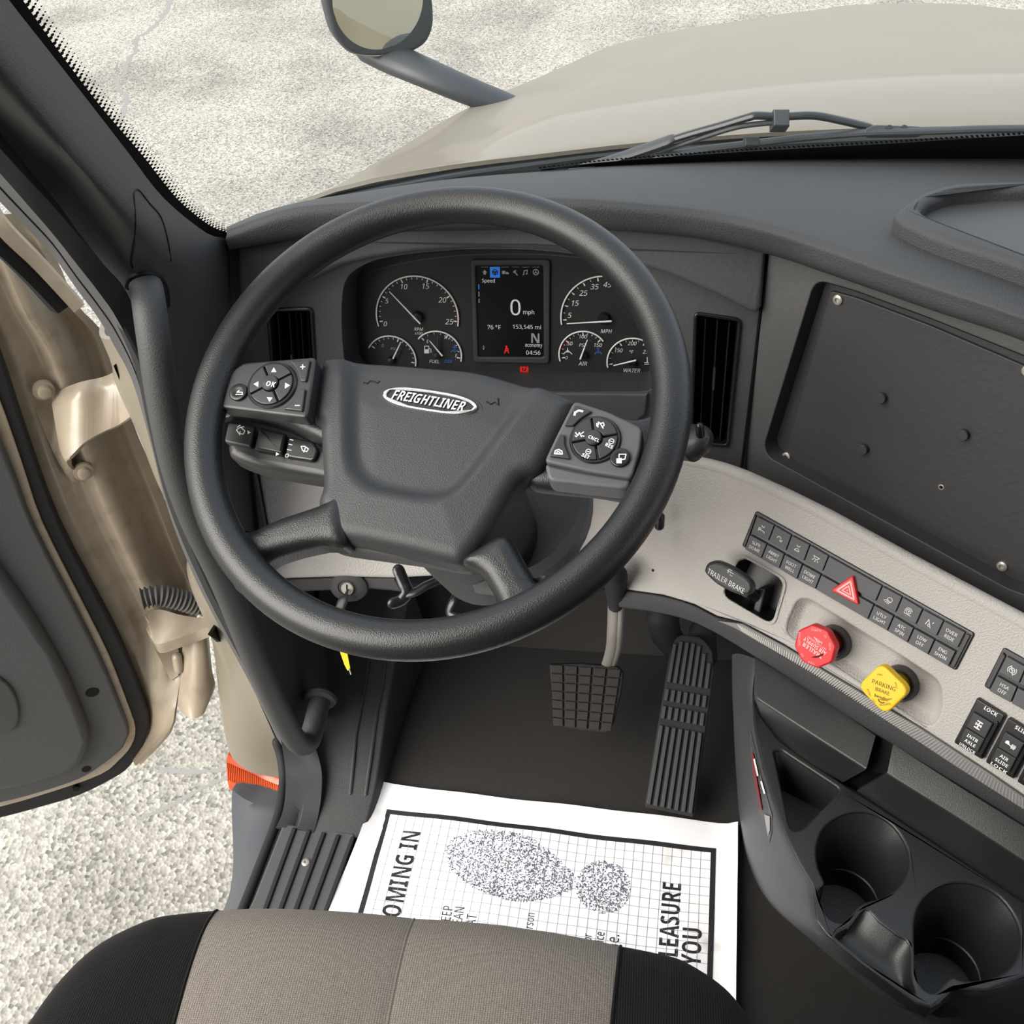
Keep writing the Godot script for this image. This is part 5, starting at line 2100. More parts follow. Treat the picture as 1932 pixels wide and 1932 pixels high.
	for q in [[1153.5, 832.5], [1110, 852]]:
		var o2 := ring2(on(pf, q[0], q[1], ez), 0.0022, 14)
		o2.append(o2[0])
		s.ink([o2], 0.0006, ez)
		inked(s, pf, [[q[0] - 2.5, q[1] - 0.5, q[0] + 2.5, q[1] + 0.5]], 0.0007, ez)
	write_px(s, "CNCL", pf, 1120.5, 827.5, 6, 0.0063, deg_to_rad(-14))
	obj("symbols", s, m.white_print, right)
	round_key(pf, right, [1170, 865], 19.0)
	s = shape(pf)
	s.plate(ons(pf, [1163, 865, 1173, 864, 1173, 874, 1163, 874], 0.0038), 0.0036, 0.0038, 0.0)
	inked(s, pf, [[1168, 863, 1168, 857, 1181, 857, 1179, 866, 1174, 867]], 0.0009, 0.0038)
	obj("symbol", s, m.white_print, right)
	for q in [[1086, 767, 1118, 779, 1098, 791, 1082, 806, 1066, 805], [1057, 821, 1066, 823, 1066, 840, 1076, 868, 1038, 863]]:
		s = shape(pf)
		s.plate(rounded(ons(pf, q), 0.0012), -0.001, 0.003, 0.001)
		obj("button", s, m.key_black, right)
	s = shape(pf)
	inked(s, pf, [[1084, 783, 1085, 778, 1092, 774.5, 1099, 776]], 0.0019, 0.0033)
	inked(s, pf, [[1046, 856, 1048, 850, 1054, 848, 1060, 851, 1061, 857, 1046, 856]], 0.0010, 0.0033)
	inked(s, pf, [[1050, 855, 1052, 852, 1056, 853, 1057, 856]], 0.0010, 0.0033)
	obj("symbol", s, m.white_print, right)


func pad_buttons(pf: Transform3D, pad: Node3D, c_px: Array, ring_px: float, key_px: float, ok_px: float, first: float, ok_c: Array) -> void:
	var c := on(pf, c_px[0], c_px[1])
	var k := c.distance_to(on(pf, c_px[0] + 40, c_px[1])) / 40.0
	var s := shape(pf)
	s.lathe([[ring_px * k, -0.001], [ring_px * k, 0.0012], [(ring_px - 2) * k, 0.0022], [(key_px + 1) * k, 0.0022], [(key_px + 0.5) * k, 0.0], [0.0002, 0.0]], 48, Vector3(c.x, c.y, 0))
	obj("dial_ring", s, m.gloss_black, pad)
	for i in 4:
		s = shape(pf)
		s.plate(sector(c, ok_px * k * 1.02, key_px * k, first + 90 * i, first + 90 * i + 90, 0.0009), 0.0, 0.004, 0.0009)
		obj("button", s, m.key_black, pad)
	var oc := on(pf, ok_c[0], ok_c[1])
	s = shape(pf)
	s.lathe([[ok_px * k, 0.0], [ok_px * k, 0.0045], [ok_px * k * 0.85, 0.0056], [0.0002, 0.006]], 30, Vector3(oc.x, oc.y, 0))
	obj("centre_button", s, m.key_black, pad)


func round_key(pf: Transform3D, pad: Node3D, c_px: Array, r_px: float) -> void:
	var c := on(pf, c_px[0], c_px[1])
	var k := c.distance_to(on(pf, c_px[0] + 20, c_px[1])) / 20.0
	var s := shape(pf)
	s.lathe([[r_px * k, -0.001], [r_px * k, 0.0022], [r_px * k * 0.88, 0.0030], [r_px * k * 0.5, 0.0026], [0.0002, 0.0024]], 32, Vector3(c.x, c.y, 0))
	s.sharp = 70
	obj("button", s, m.gloss_black, pad)


func ys(a: Array, y: float) -> PackedVector3Array:
	var out := PackedVector3Array()
	for i in range(0, a.size(), 2):
		out.append(at_y(a[i], a[i + 1], y))
	return out


func console() -> void:
	var y0 := 0.37
	var cf := panel(Vector3(0.25, y0, -0.6), 0.0, 0.0)
	var t := thing("cup_holder_console", "dark plastic console with two open cup holders and a corner pocket", "cup holder", Vector3(0.3, 0.0, -0.6))
	var front := [1420, 1322, 1424, 1380, 1439, 1448, 1458, 1510, 1481, 1575, 1508, 1630, 1532, 1670, 1536, 1700, 1540, 1735, 1558, 1762, 1622, 1816, 1680, 1858, 1728, 1893, 1757, 1902, 1780, 1886, 1800, 1866, 1862, 1869, 1932, 1843, 2060, 1790]
	var outline := front + [2060, 1782, 1932, 1700, 1700, 1548, 1513, 1427, 1470, 1395, 1436, 1350]
	var cup1 := spline2(ons(cf, [1541, 1600, 1556, 1560, 1594, 1535, 1640, 1533, 1684, 1557, 1711, 1600, 1713, 1640, 1695, 1672, 1665, 1692, 1628, 1703, 1612, 1716, 1592, 1738, 1568, 1733, 1552, 1708, 1545, 1680, 1556, 1665, 1545, 1638]), 3)
	var cup2 := spline2(ons(cf, [1727, 1732, 1745, 1692, 1785, 1667, 1835, 1667, 1885, 1691, 1917, 1735, 1925, 1780, 1910, 1820, 1870, 1845, 1820, 1849, 1797, 1842, 1780, 1855, 1762, 1872, 1742, 1862, 1730, 1838, 1726, 1790]), 3)
	var pocket := rounded(ons(cf, [1460, 1416, 1474, 1414, 1583, 1487, 1581, 1497, 1514, 1563, 1496, 1567, 1489, 1555]), 0.004)
	var s := shape(cf)
	var shelf := spline2(ons(cf, [1604, 1748, 1632, 1716, 1656, 1738, 1690, 1764, 1715, 1782, 1718, 1838, 1726, 1872, 1690, 1850, 1622, 1806, 1575, 1768]), 3)
	s.plate(ons(cf, outline), -0.02, 0.0, 0.003, [cup1, cup2, pocket, shelf], false)
	obj("tray_top", s, m.console, t)
	s = shape(cf)
	var in_edge := PackedVector3Array()
	for p in ons(cf, [1600, 1752, 1614, 1732, 1632, 1713, 1656, 1736, 1690, 1762, 1716, 1780, 1721, 1836, 1728, 1874]):
		in_edge.append(Vector3(p.x, p.y, 0))
	var out_edge := PackedVector3Array()
	for p in ons(cf, [1594, 1756, 1573, 1768, 1596, 1788, 1640, 1818, 1680, 1845, 1705, 1860, 1722, 1871, 1728, 1876]):
		out_edge.append(Vector3(p.x, p.y, 0))
	in_edge = even(in_edge, 30)
	out_edge = even(out_edge, 30)
	var dish := []
	for i in 30:
		var col := PackedVector3Array()
		for k in 9:
			var u := k / 8.0
			var p := in_edge[i].lerp(out_edge[i], u)
			p.z = -0.0015 - 0.016 * sin(minf(u * 1.15, 1.0) * PI * 0.62)
			col.append(p)
		dish.append(col)
	s.sharp = 60
	s.sheet(dish, eye, 0.002)
	obj("front_shelf", s, m.console, t)
	for h in [["cup_well", cup1, 0.10], ["cup_well", cup2, 0.10], ["pocket_well", pocket, 0.05]]:
		s = shape(cf)
		var c := Vector2.ZERO
		for p in h[1]:
			c += p
		c /= h[1].size()
		var rows := []
		for k in 6:
			var q := k / 5.0
			var r := PackedVector3Array()
			for p in Shape.ccw(h[1]):
				var away: Vector2 = p - c
				var w: Vector2 = c + away.normalized() * lerpf(away.length(), minf(away.length(), 0.043) * 0.88, pow(q, 0.6))
				r.append(Vector3(w.x, w.y, -0.004 - h[2] * q))
			rows.append(r)
		s.sheet(rows, cf * Vector3(c.x, c.y, -0.03), 0.0, true)
		var bottom := PackedVector2Array()
		for p in rows[5]:
			bottom.append(Vector2(p.x, p.y))
		s.flat(bottom, -0.004 - h[2])
		obj(h[0], s, m.console, t)
		if h[0] == "cup_well":
			s = shape(cf)
			var lip := PackedVector3Array()
			for k in 30:
				var q := deg_to_rad(-20 + k * 7.0)
				lip.append(Vector3(c.x + cos(q) * 0.040, c.y + sin(q) * 0.040 + 0.004, -0.078))
			s.tube(lip, 0.0018, 6)
			obj("grip_ring", s, m.console, t)
	# outer wall down to the floor
	var top := PackedVector3Array([at_y(1428, 1245, 0.40), at_y(1421, 1290, 0.385)])
	top.append_array(ys(front, y0 - 0.002))
	top = even(top, 60)
	var low := PackedVector3Array([at_y(1381, 1238, 0.33), at_y(1383, 1330, 0.17), at_y(1387, 1430, 0.06), at_y(1396, 1550, 0.004)])
	low.append_array(ys([1411, 1624, 1446, 1695, 1516, 1755, 1587, 1815, 1693, 1896, 1728, 1921, 1800, 1965, 1900, 1990, 2060, 1960], 0.004))
	low = even(low, 60)
	var cols := []
	for i in 60:
		var a := top[i]
		var b := low[i]
		var out := (a.lerp(b, 0.35) - Vector3(0.45, a.lerp(b, 0.35).y, -0.65)).normalized() * 0.012
		cols.append(spline3(PackedVector3Array([a, a.lerp(b, 0.06) + out * 0.5, a.lerp(b, 0.35) + out, a.lerp(b, 0.75) + out * 0.6, b]), 4))
	s = shape()
	s.sharp = 60
	s.sheet(cols, Vector3(-1, 0.6, 0.5), 0.004)
	obj("side_wall", s, m.console_side, t)
	var wall := s
	# back wall in two halves with a dark groove between
	for half in [[[1424, 1240, 1530, 1304, 1652, 1388], [1423, 1316, 1530, 1385, 1634, 1452], [1436, 1350, 1500, 1420, 1590, 1476]], [[1685, 1404, 1800, 1478, 1932, 1560, 2060, 1640], [1674, 1459, 1800, 1538, 1932, 1624, 2060, 1705], [1616, 1492, 1700, 1547, 1932, 1699, 2060, 1781]]]:
		var r0 := even(ys(half[0], 0.440), 24)
		var r1 := even(ys(half[1], 0.424), 24)
		var r2 := even(ys(half[2], y0 - 0.001), 24)
		cols = []
		for i in 24:
			var bend1 := r1[i].lerp(r0[i], 0.06)
			var bend2 := r1[i].lerp(r2[i], 0.06)
			cols.append(PackedVector3Array([r0[i], bend1, bend2, r2[i]]))
		s = shape()
		s.sharp = 70
		s.sheet(cols, eye, 0.006)
		obj("back_wall", s, m.console, t)
	s = shape()
	s.sheet([ys([1640, 1380, 1700, 1412], 0.425), ys([1620, 1448, 1690, 1466], 0.405), ys([1570, 1468, 1640, 1506], 0.350)], eye, 0.004)
	obj("groove", s, m.deep_black, t)
	# pale warning label on the side
	var lb := thing("warning_label", "narrow pale warning label with red print on the console side", "label", at_y(1440, 1480, 0.25))
	for part in [["paper", [1417, 1378, 1424, 1408, 1438, 1468, 1458, 1538, 1457, 1570, 1452, 1590, 1436, 1532, 1424, 1470, 1418, 1418], m.key_grey, 0.0008], ["red_print", [1420, 1420, 1424, 1424, 1430, 1470, 1440, 1528, 1437, 1528, 1425, 1470], m.red_print, 0.0014], ["white_print", [1424, 1432, 1427, 1431, 1434, 1463, 1431, 1464], m.white_print, 0.0018], ["white_print", [1437, 1474, 1440, 1473, 1447, 1497, 1444, 1498], m.white_print, 0.0018], ["text_block", [1444, 1536, 1455, 1540, 1455, 1566, 1451, 1576], m.dim_print, 0.0016]]:
		var loop := []
		for i in range(0, part[1].size(), 2):
			var h := wall.hit(eye, ray(part[1][i], part[1][i + 1]))
			if h.size():
				loop.append(h[0] + h[1] * part[3])
		if loop.size() < 3:
			continue
		var mid := Vector3.ZERO
		for p in loop:
			mid += p
		mid /= loop.size()
		s = shape()
		for i in loop.size():
			var b := s.v.size()
			s.v.append_array(PackedVector3Array([mid, loop[i], loop[(i + 1) % loop.size()]]))
			s.f.append_array(PackedInt32Array([b, b + 1, b + 2]))
		s.fix(0, eye)
		obj(part[0], s, part[2], lb)


func floor_things() -> void:
	# brake pedal
	var bf := through(at_y(1052, 1372, 0.11), at_y(1148, 1382, 0.11), at_y(1037, 1254, 0.175))
	var t := thing("brake_pedal", "wide ribbed rubber brake pedal on a bent steel arm", "pedal", bf)
	var s := shape(bf)
	s.plate(rounded(ons(bf, [1036, 1253, 1100, 1252, 1166, 1258, 1177, 1270, 1172, 1310, 1158, 1366, 1146, 1383, 1100, 1379, 1053, 1370, 1040, 1300]), 0.003), -0.012, 0.0, 0.003)
	obj("pad", s, m.rubber, t)
	var quad := ons(bf, [1037, 1253, 1174, 1263, 1155, 1381, 1042, 1370], 0.004)
	for i in 5:
		for j in 7:
			var q := PackedVector2Array()
			for k in [[0, 0], [1, 0], [1, 1], [0, 1]]:
				var u: float = (i + lerpf(0.08, 0.90, k[0])) / 5.0
				var v: float = (j + lerpf(0.05, 0.95, k[1])) / 7.0
				q.append(quad[0].lerp(quad[1], u).lerp(quad[3].lerp(quad[2], u), v))
			s = shape(bf)
			s.plate(q, -0.001, 0.0035, 0.0012)
			obj("tread_block", s, m.mat_rubber, t)
	s = shape()
	var p := PackedVector3Array([at_y(1159, 1120, 0.42), at_y(1159, 1145, 0.37), at_y(1157, 1190, 0.30), at_y(1154, 1225, 0.235), at_y(1144, 1258, 0.165), at_y(1135, 1275, 0.135)])
	s.tube(spline3(p, 5), 0.0088, 12, true, 0.7)
	var arm2 := PackedVector3Array()
	for q in p:
		arm2.append(q + Vector3(0.0075, 0.002, 0.0))
	s.tube(spline3(arm2, 5), 0.0066, 10, true, 0.8)
	obj("arm", s, m.steel, t)
	s = shape()
	s.tube(PackedVector3Array([at_y(1160, 1085, 0.48), at_y(1162, 1118, 0.425), at_y(1161, 1142, 0.375)]), [0.016, 0.013, 0.010], 14)
	obj("arm_boot", s, m.rubber, t)
	# accelerator
	var gf := through(at_y(1217, 1522, 0.03), at_y(1308, 1541, 0.03), at_y(1275, 1202, 0.17))
	t = thing("accelerator_pedal", "long black floor hinged accelerator pedal with lengthwise ribs", "pedal", gf)
	s = shape(gf)
	s.plate(rounded(ons(gf, [1274, 1204, 1286, 1197, 1320, 1201, 1333, 1212, 1345, 1230, 1347, 1270, 1309, 1542, 1216, 1522, 1262, 1240]), 0.004), -0.014, 0.0, 0.002)
	obj("plate", s, m.rubber, t)
	var corners := ons(gf, [1271, 1200, 1350, 1212, 1309, 1541, 1217, 1521], 0.003)
	for i in 7:
		for sec in [[0.025, 0.275], [0.315, 0.385], [0.415, 0.49], [0.53, 0.985]]:
			var v0: float = sec[0]
			if v0 < 0.1:
				v0 += [0.02, 0.0, 0.0, 0.0, 0.01, 0.05, 0.10][i]
			var q := PackedVector2Array()
			for k in [[0, v0], [1, v0], [1, sec[1]], [0, sec[1]]]:
				var u: float = (i + lerpf(0.14, 0.72, k[0])) / 7.0
				q.append(corners[0].lerp(corners[1], u).lerp(corners[3].lerp(corners[2], u), k[1]))
			s = shape(gf)
			s.plate(q, -0.001, 0.004, 0.001)
			obj("rib", s, m.trim_dark, t)
	s = shape()
	s.tube(PackedVector3Array([at_y(1250, 1165, 0.17), at_y(1258, 1200, 0.13), at_y(1290, 1245, 0.09)]), [0.026, 0.024, 0.018], 14)
	s.tube(PackedVector3Array([at_y(1325, 1195, 0.14), at_y(1335, 1240, 0.10)]), [0.022, 0.016], 14)
	obj("mount", s, m.rubber, t)
	# raised ledge by the door with two ribs
	t = thing("foot_rest", "grey moulded foot rest ledge with two long ribs by the door", "foot rest", Vector3(-0.42, 0.0, -1.0))
	var lr := PackedVector3Array([at_y(640, 1100, 0.16), at_y(622, 1200, 0.11), at_y(618, 1300, 0.075), at_y(622, 1400, 0.045), at_y(616, 1480, 0.028), at_y(602, 1545, 0.016), at_y(592, 1580, 0.010)])
	var rr := PackedVector3Array([at_y(775, 1100, 0.16), at_y(756, 1200, 0.11), at_y(738, 1300, 0.075), at_y(723, 1400, 0.045), at_y(711, 1480, 0.028), at_y(694, 1545, 0.016), at_y(676, 1580, 0.010)])
	lr = even(lr, 30)
	rr = even(rr, 30)
	var lcols := []
	for i in 30:
		var drop := Vector3(rr[i].x + 0.006 + 0.3 * rr[i].y * 0.3, -0.002, rr[i].z)
		lcols.append(PackedVector3Array([lr[i] - Vector3(0.03, 0.0, 0), lr[i], lr[i].lerp(rr[i], 0.5), lr[i].lerp(rr[i], 0.94), rr[i] - Vector3(0, 0.004, 0), drop]))
	s = shape()
	s.sharp = 50
	s.sheet(lcols, eye, 0.004)
	var ledge := s
	obj("ledge", s, m.trim_dark, t)
	for r in [[661, 1497, 671, 1391, 680, 1340, 688, 1300, 700, 1215], [690, 1499, 705, 1391, 712, 1340, 721, 1299, 731, 1215]]:
		s = shape()
		var l3 := PackedVector3Array()
		for i in range(0, r.size(), 2):
			var h := ledge.hit(eye, ray(r[i], r[i + 1]))
			if h.size():
				l3.append(h[0])
		s.tube(l3, 0.0030, 8)
		obj("rib", s, m.trim_dark, t)
	# ribbed entry plate
	var sf := panel(Vector3(-0.5, 0.012, -0.7), 0, 0)
	t = thing("scuff_plate", "ribbed black plastic entry plate on the door sill", "sill plate", sf)
	s = shape(sf)
	s.plate(rounded(ons(sf, [534, 1552, 672, 1571, 640, 1660, 618, 1720, 588, 1800, 420, 1800, 476, 1700]), 0.006), -0.012, 0.0, 0.004)
	obj("plate", s, m.door_trim, t)
	for i in 5:
		var a := on(sf, 555.5 + 27.6 * i, 1561 + 4.3 * i, 0.003)
		var b := on(sf, 501 + 29.0 * i, 1711, 0.003)
		s = shape(sf)
		var e := (b - a).normalized()
		var n := Vector2(-e.y, e.x) * 0.0035
		b += (b - a) * 0.35
		s.plate(rounded(PackedVector2Array([a - n, a + n, b + n, b - n]), 0.003), -0.001, 0.0035, 0.0016)
		obj("rib", s, m.rubber, t)
	s = shape(sf)
	var c := on(sf, 577, 1627)
	s.lathe([[0.0062, 0], [0.0062, 0.0012], [0.0048, 0.0022], [0.0024, 0.0022], [0.002, 0.0006], [0.0001, 0.0006]], 20, Vector3(c.x, c.y, 0))
	obj("screw", s, m.steel, t)
	# rubber along the sill
	t = thing("sill_seal", "black rubber seal curving along the sill of the open door", "door seal", at_y(470, 1680, 0.0))
	s = shape()
	p = PackedVector3Array([at_x(522, 1400, -0.553), at_x(531, 1430, -0.545), at_y(535, 1470, 0.0), at_y(531, 1510, 0.0), at_y(522, 1548, 0.0), at_y(496, 1618, 0.0), at_y(468, 1690, 0.0), at_y(440, 1760, 0.0), at_y(410, 1830, 0.0)])
	s.tube(spline3(p, 6), 0.0075, 12)
	obj("bulb", s, m.rubber, t)
	s = shape()
	var l := even(PackedVector3Array([at_x(530, 1395, -0.53), at_y(538, 1450, 0.02), at_y(538, 1500, 0.008), at_y(532, 1535, 0.006), at_y(520, 1562, 0.006)]), 24)
	var r2 := even(PackedVector3Array([at_x(590, 1395, -0.485), at_y(606, 1450, 0.05), at_y(606, 1500, 0.035), at_y(600, 1540, 0.02), at_y(592, 1572, 0.012)]), 24)
	var cols := []
	for i in 24:
		cols.append(PackedVector3Array([l[i], l[i].lerp(r2[i], 0.25) + Vector3(0, 0.006, 0), l[i].lerp(r2[i], 0.45) + Vector3(0, -0.002, 0), l[i].lerp(r2[i], 0.65) + Vector3(0, 0.006, 0), r2[i]]))
	s.sharp = 60
	s.sheet(cols, eye, 0.004)
	obj("channel", s, m.rubber, t)
	paper_mat()


func wave(p: Vector3) -> float:
	return 0.0022 * sin(p.x * 16.0 + 1.3) * sin(p.z * 11.0) + 0.0012 * sin(p.x * 41.0 + p.z * 23.0) + 0.0008 * sin(p.z * 57.0 - p.x * 19.0)


func paper_mat() -> void:
	var a := at_y(710, 1476, 0.006)
	var b := at_y(1391, 1556, 0.006)
	var ex := (b - a).normalized()
	var n := Vector3.UP
	var pf := Transform3D(Basis(ex, n.cross(ex), n), a)
	var wide := a.distance_to(b)
	var long := 0.43
	var t := thing("paper_floor_mat", "white printed paper floor mat with grid and shoe print, lying on the rubber floor", "paper mat", Transform3D(pf.basis, a))
	var rows := []
	for j in 25:
		var row := PackedVector3Array()
		for i in 41:
			var u := i / 40.0
			var v := j / 24.0
			var p := pf * Vector3(u * wide + (-0.020 * v if i == 0 else 0.0) + 0.004 * sin(v * 9.0) * (1.0 - u), -v * long, 0)
			var curl := 0.010 * pow(maxf(0.0, 1.0 - u * 24.0), 2) + 0.010 * pow(maxf(0.0, u * 22.0 - 21.0), 2)
			row.append(p + n * (wave(p) + curl))
		rows.append(row)
	var s := shape()
	s.sharp = 60
	s.sheet(rows, eye, 0.0004)
	obj("sheet", s, m.paper, t)
	var z := 0.0004
	# border
	var o := ons(pf, [729, 1526, 1351, 1601, 1340, 1823, 688, 1723])
	var fy := (o[0].y + o[1].y) / 2
	var s2 := shape(pf)
	var bar := func(s2: Shape, x0: float, y0: float, x1: float, y1: float) -> void:
		for k in 24:
			var q0 := k / 24.0
			var q1 := (k + 1) / 24.0
			if absf(x1 - x0) > absf(y1 - y0):
				s2.flat(PackedVector2Array([Vector2(lerpf(x0, x1, q0), y0), Vector2(lerpf(x0, x1, q1), y0), Vector2(lerpf(x0, x1, q1), y1), Vector2(lerpf(x0, x1, q0), y1)]), z)
			else:
				s2.flat(PackedVector2Array([Vector2(x0, lerpf(y0, y1, q0)), Vector2(x1, lerpf(y0, y1, q0)), Vector2(x1, lerpf(y0, y1, q1)), Vector2(x0, lerpf(y0, y1, q1))]), z)
	var x0 := o[0].x
	var x1 := o[1].x
	(bar as Callable).call(s2, x0, fy, x1, fy - 0.0075)
	(bar as Callable).call(s2, x0, fy, x0 + 0.0075, -0.42)
	(bar as Callable).call(s2, x1 - 0.0075, fy, x1, -0.42)
	settle(s2)
	obj("border", s2, m.black_print, t)
	s2 = shape(pf)
	var step := 0.0138
	for i in range(1, 40):
		var x := x0 + 0.006 + step * i
		if x < x1 - 0.01:
			(bar as Callable).call(s2, x, fy - 0.007, x + 0.0006, -0.42)
	for j in range(1, 30):
		var y := fy - 0.006 - step * j
		if y > -0.42:
			(bar as Callable).call(s2, x0 + 0.007, y, x1 - 0.007, y - 0.0006)
	settle(s2)
	var gl := obj("grid_lines", s2, m.fine_print, t)
	gl.set_meta("kind", "stuff")
	s2 = shape(pf)
	for w in [["COMING IN", 777, 1568, 0.027, true], ["PLEASURE", 1268, 1664, 0.026, true], ["SERVING YOU", 1306, 1752, 0.026, true], ["KEEP", 846, 1710, 0.014, false], ["CLEAN", 868, 1713, 0.014, false], ["THAT", 891, 1727, 0.014, false], ["person", 1006, 1724, 0.013, false], ["for", 1108, 1762, 0.013, false], ["service", 1132, 1758, 0.013, false], ["one.", 1160, 1762, 0.013, false]]:
		var e := on(pf, w[1], w[2])
		var g := glyph(w[0], w[4])
		var tall: float = w[3]
		var wd: float = (g[3].x - g[2].x) * tall / maxf(g[3].y - g[2].y, 1e-6) * 0.74
		write(s2, w[0], e - Vector2(0, wd / 2), z, tall, PI / 2, wd, 0, w[4])
	settle(s2)
	obj("lettering", s2, m.black_print, t)
	# stippled shoe print
	s2 = shape(pf)
	var r := RandomNumberGenerator.new()
	r.seed = 5
	var c1 := on(pf, 962, 1634)
	var c2 := on(pf, 1138, 1672)
	var count := 0
	while count < 3600:
		var q := Vector2(r.randf_range(-1, 1), r.randf_range(-1, 1))
		var heel := count % 4 == 3
		if q.length() > 1.0:
			continue
		count += 1
		var taper := 1.0 - 0.30 * smoothstep(0.1, 1.0, q.x) if not heel else 1.0
		var c := c2 + Vector2(q.x * 0.039, q.y * 0.040) if heel else c1 + Vector2(q.x * 0.098, q.y * 0.053 * taper - 0.012 * q.x)
		var d := Vector2.from_angle(r.randf() * TAU) * r.randf_range(0.0007, 0.0015)
		var w := d.orthogonal() * 0.42
		var b0 := s2.v.size()
		for k in [-d - w, d - w, d + w, -d + w]:
			s2.put(Vector3(c.x + k.x, c.y + k.y, z))
		s2.f.append_array(PackedInt32Array([b0, b0 + 1, b0 + 2, b0, b0 + 2, b0 + 3]))
	s2.fix(0, eye)
	settle(s2)
	var sp := obj("shoe_print", s2, m.stipple, t)
	sp.set_meta("kind", "stuff")


func settle(s: Shape) -> void:
	for i in s.v.size():
		s.v[i].y += wave(s.v[i])


func seat() -> void:
	var t := thing("driver_seat", "cloth driver's seat cushion, grey centre between black side bolsters", "seat", Vector3(-0.17, 0.0, -0.1))
	var px := [-60, 2180, 0, 2040, 40, 1975, 70, 1932, 130, 1852, 200, 1788, 290, 1743, 350, 1730, 415, 1722, 500, 1722, 600, 1726, 700, 1731, 785, 1737, 900, 1748, 1000, 1762, 1090, 1775, 1171, 1789, 1235, 1804, 1290, 1822, 1365, 1872, 1413, 1932, 1440, 1990, 1450, 2100]
	var y := 0.575
	var edge3 := ys(px, y)
	# parts by index of the outline's points
	for part in [["bolster", 0, 8, m.cloth_black], ["centre_cloth", 8, 12, m.cloth_grey], ["centre_cloth", 12, 16, m.cloth_grey], ["bolster", 16, 22, m.cloth_black]]:
		var piece := spline3(edge3.slice(part[1], part[2] + 1), 6)
		var cols := []
		for i in piece.size():
			var p := piece[i]
			var u := float(i) / (piece.size() - 1)
			var puff := 0.006 * sin(PI * u)
			var mid := Vector3(lerpf(p.x, -0.17, 0.0), 0, 0)
			var inx := (Vector3(-0.17, y, 0.10) - p)
			inx.y = 0
			var side: float = clampf(absf(p.x + 0.17) / 0.28, 0, 1)
			# tucked under at the front, rolling over to a gently hollowed top
			var dir := Vector3(0, 0, 1).lerp(inx.normalized(), 0.75 * pow(side, 3))
			var col := PackedVector3Array()
			for k in [[-0.010, -0.16], [-0.001, -0.06], [0.0, 0.0], [0.012, 0.018], [0.035, 0.030], [0.075, 0.036], [0.14, 0.034], [0.26, 0.026], [0.45, 0.02]]:
				col.append(p + dir * k[0] * (1.0 if k[0] > 0 else 1.0) + Vector3(0, k[1] + puff * smoothstep(-0.06, 0.03, k[1]), 0))
			cols.append(spline3(col, 3))
		var s := shape()
		s.sharp = 70
		s.sheet(cols, Vector3(-0.17, 1.6, -0.3), 0.02)
		obj(part[0], s, part[3], t)
		if part[2] < 22:
			s = shape()
			s.tube(cols[cols.size() - 1], 0.0016 if part[2] != 12 else 0.0008, 6)
			obj("seam", s, m.cloth_grey if part[2] == 12 else m.cloth_black, t)
	# base under the cushion
	var s := shape()
	s.slab(Vector3(-0.36, 0.0, -0.22), Vector3(0.05, 0.42, 0.22), 0.01)
	obj("pedestal", s, m.deep_black, t)
	s = shape()
	s.slab(Vector3(-0.42, 0.42, -0.30), Vector3(0.09, 0.56, 0.22), 0.02)
	obj("cushion_pan", s, m.cloth_black, t)
	# backrest behind the camera
	var bs := Transform3D(Basis(Vector3.RIGHT, deg_to_rad(-12)), Vector3(-0.17, 0.56, 0.20))
	s = shape(bs)
	s.plate(rounded(pts([-0.25, 0.0, 0.25, 0.0, 0.26, 0.45, 0.20, 0.62, 0.13, 0.80, -0.13, 0.80, -0.20, 0.62, -0.26, 0.45]), 0.05, 5), 0.0, 0.11, 0.03)
	obj("backrest", s, m.cloth_black, t)


func xs(a: Array, x: float) -> PackedVector3Array:
	var out := PackedVector3Array()
	for i in range(0, a.size(), 2):
		out.append(at_x(a[i], a[i + 1], x))
	return out


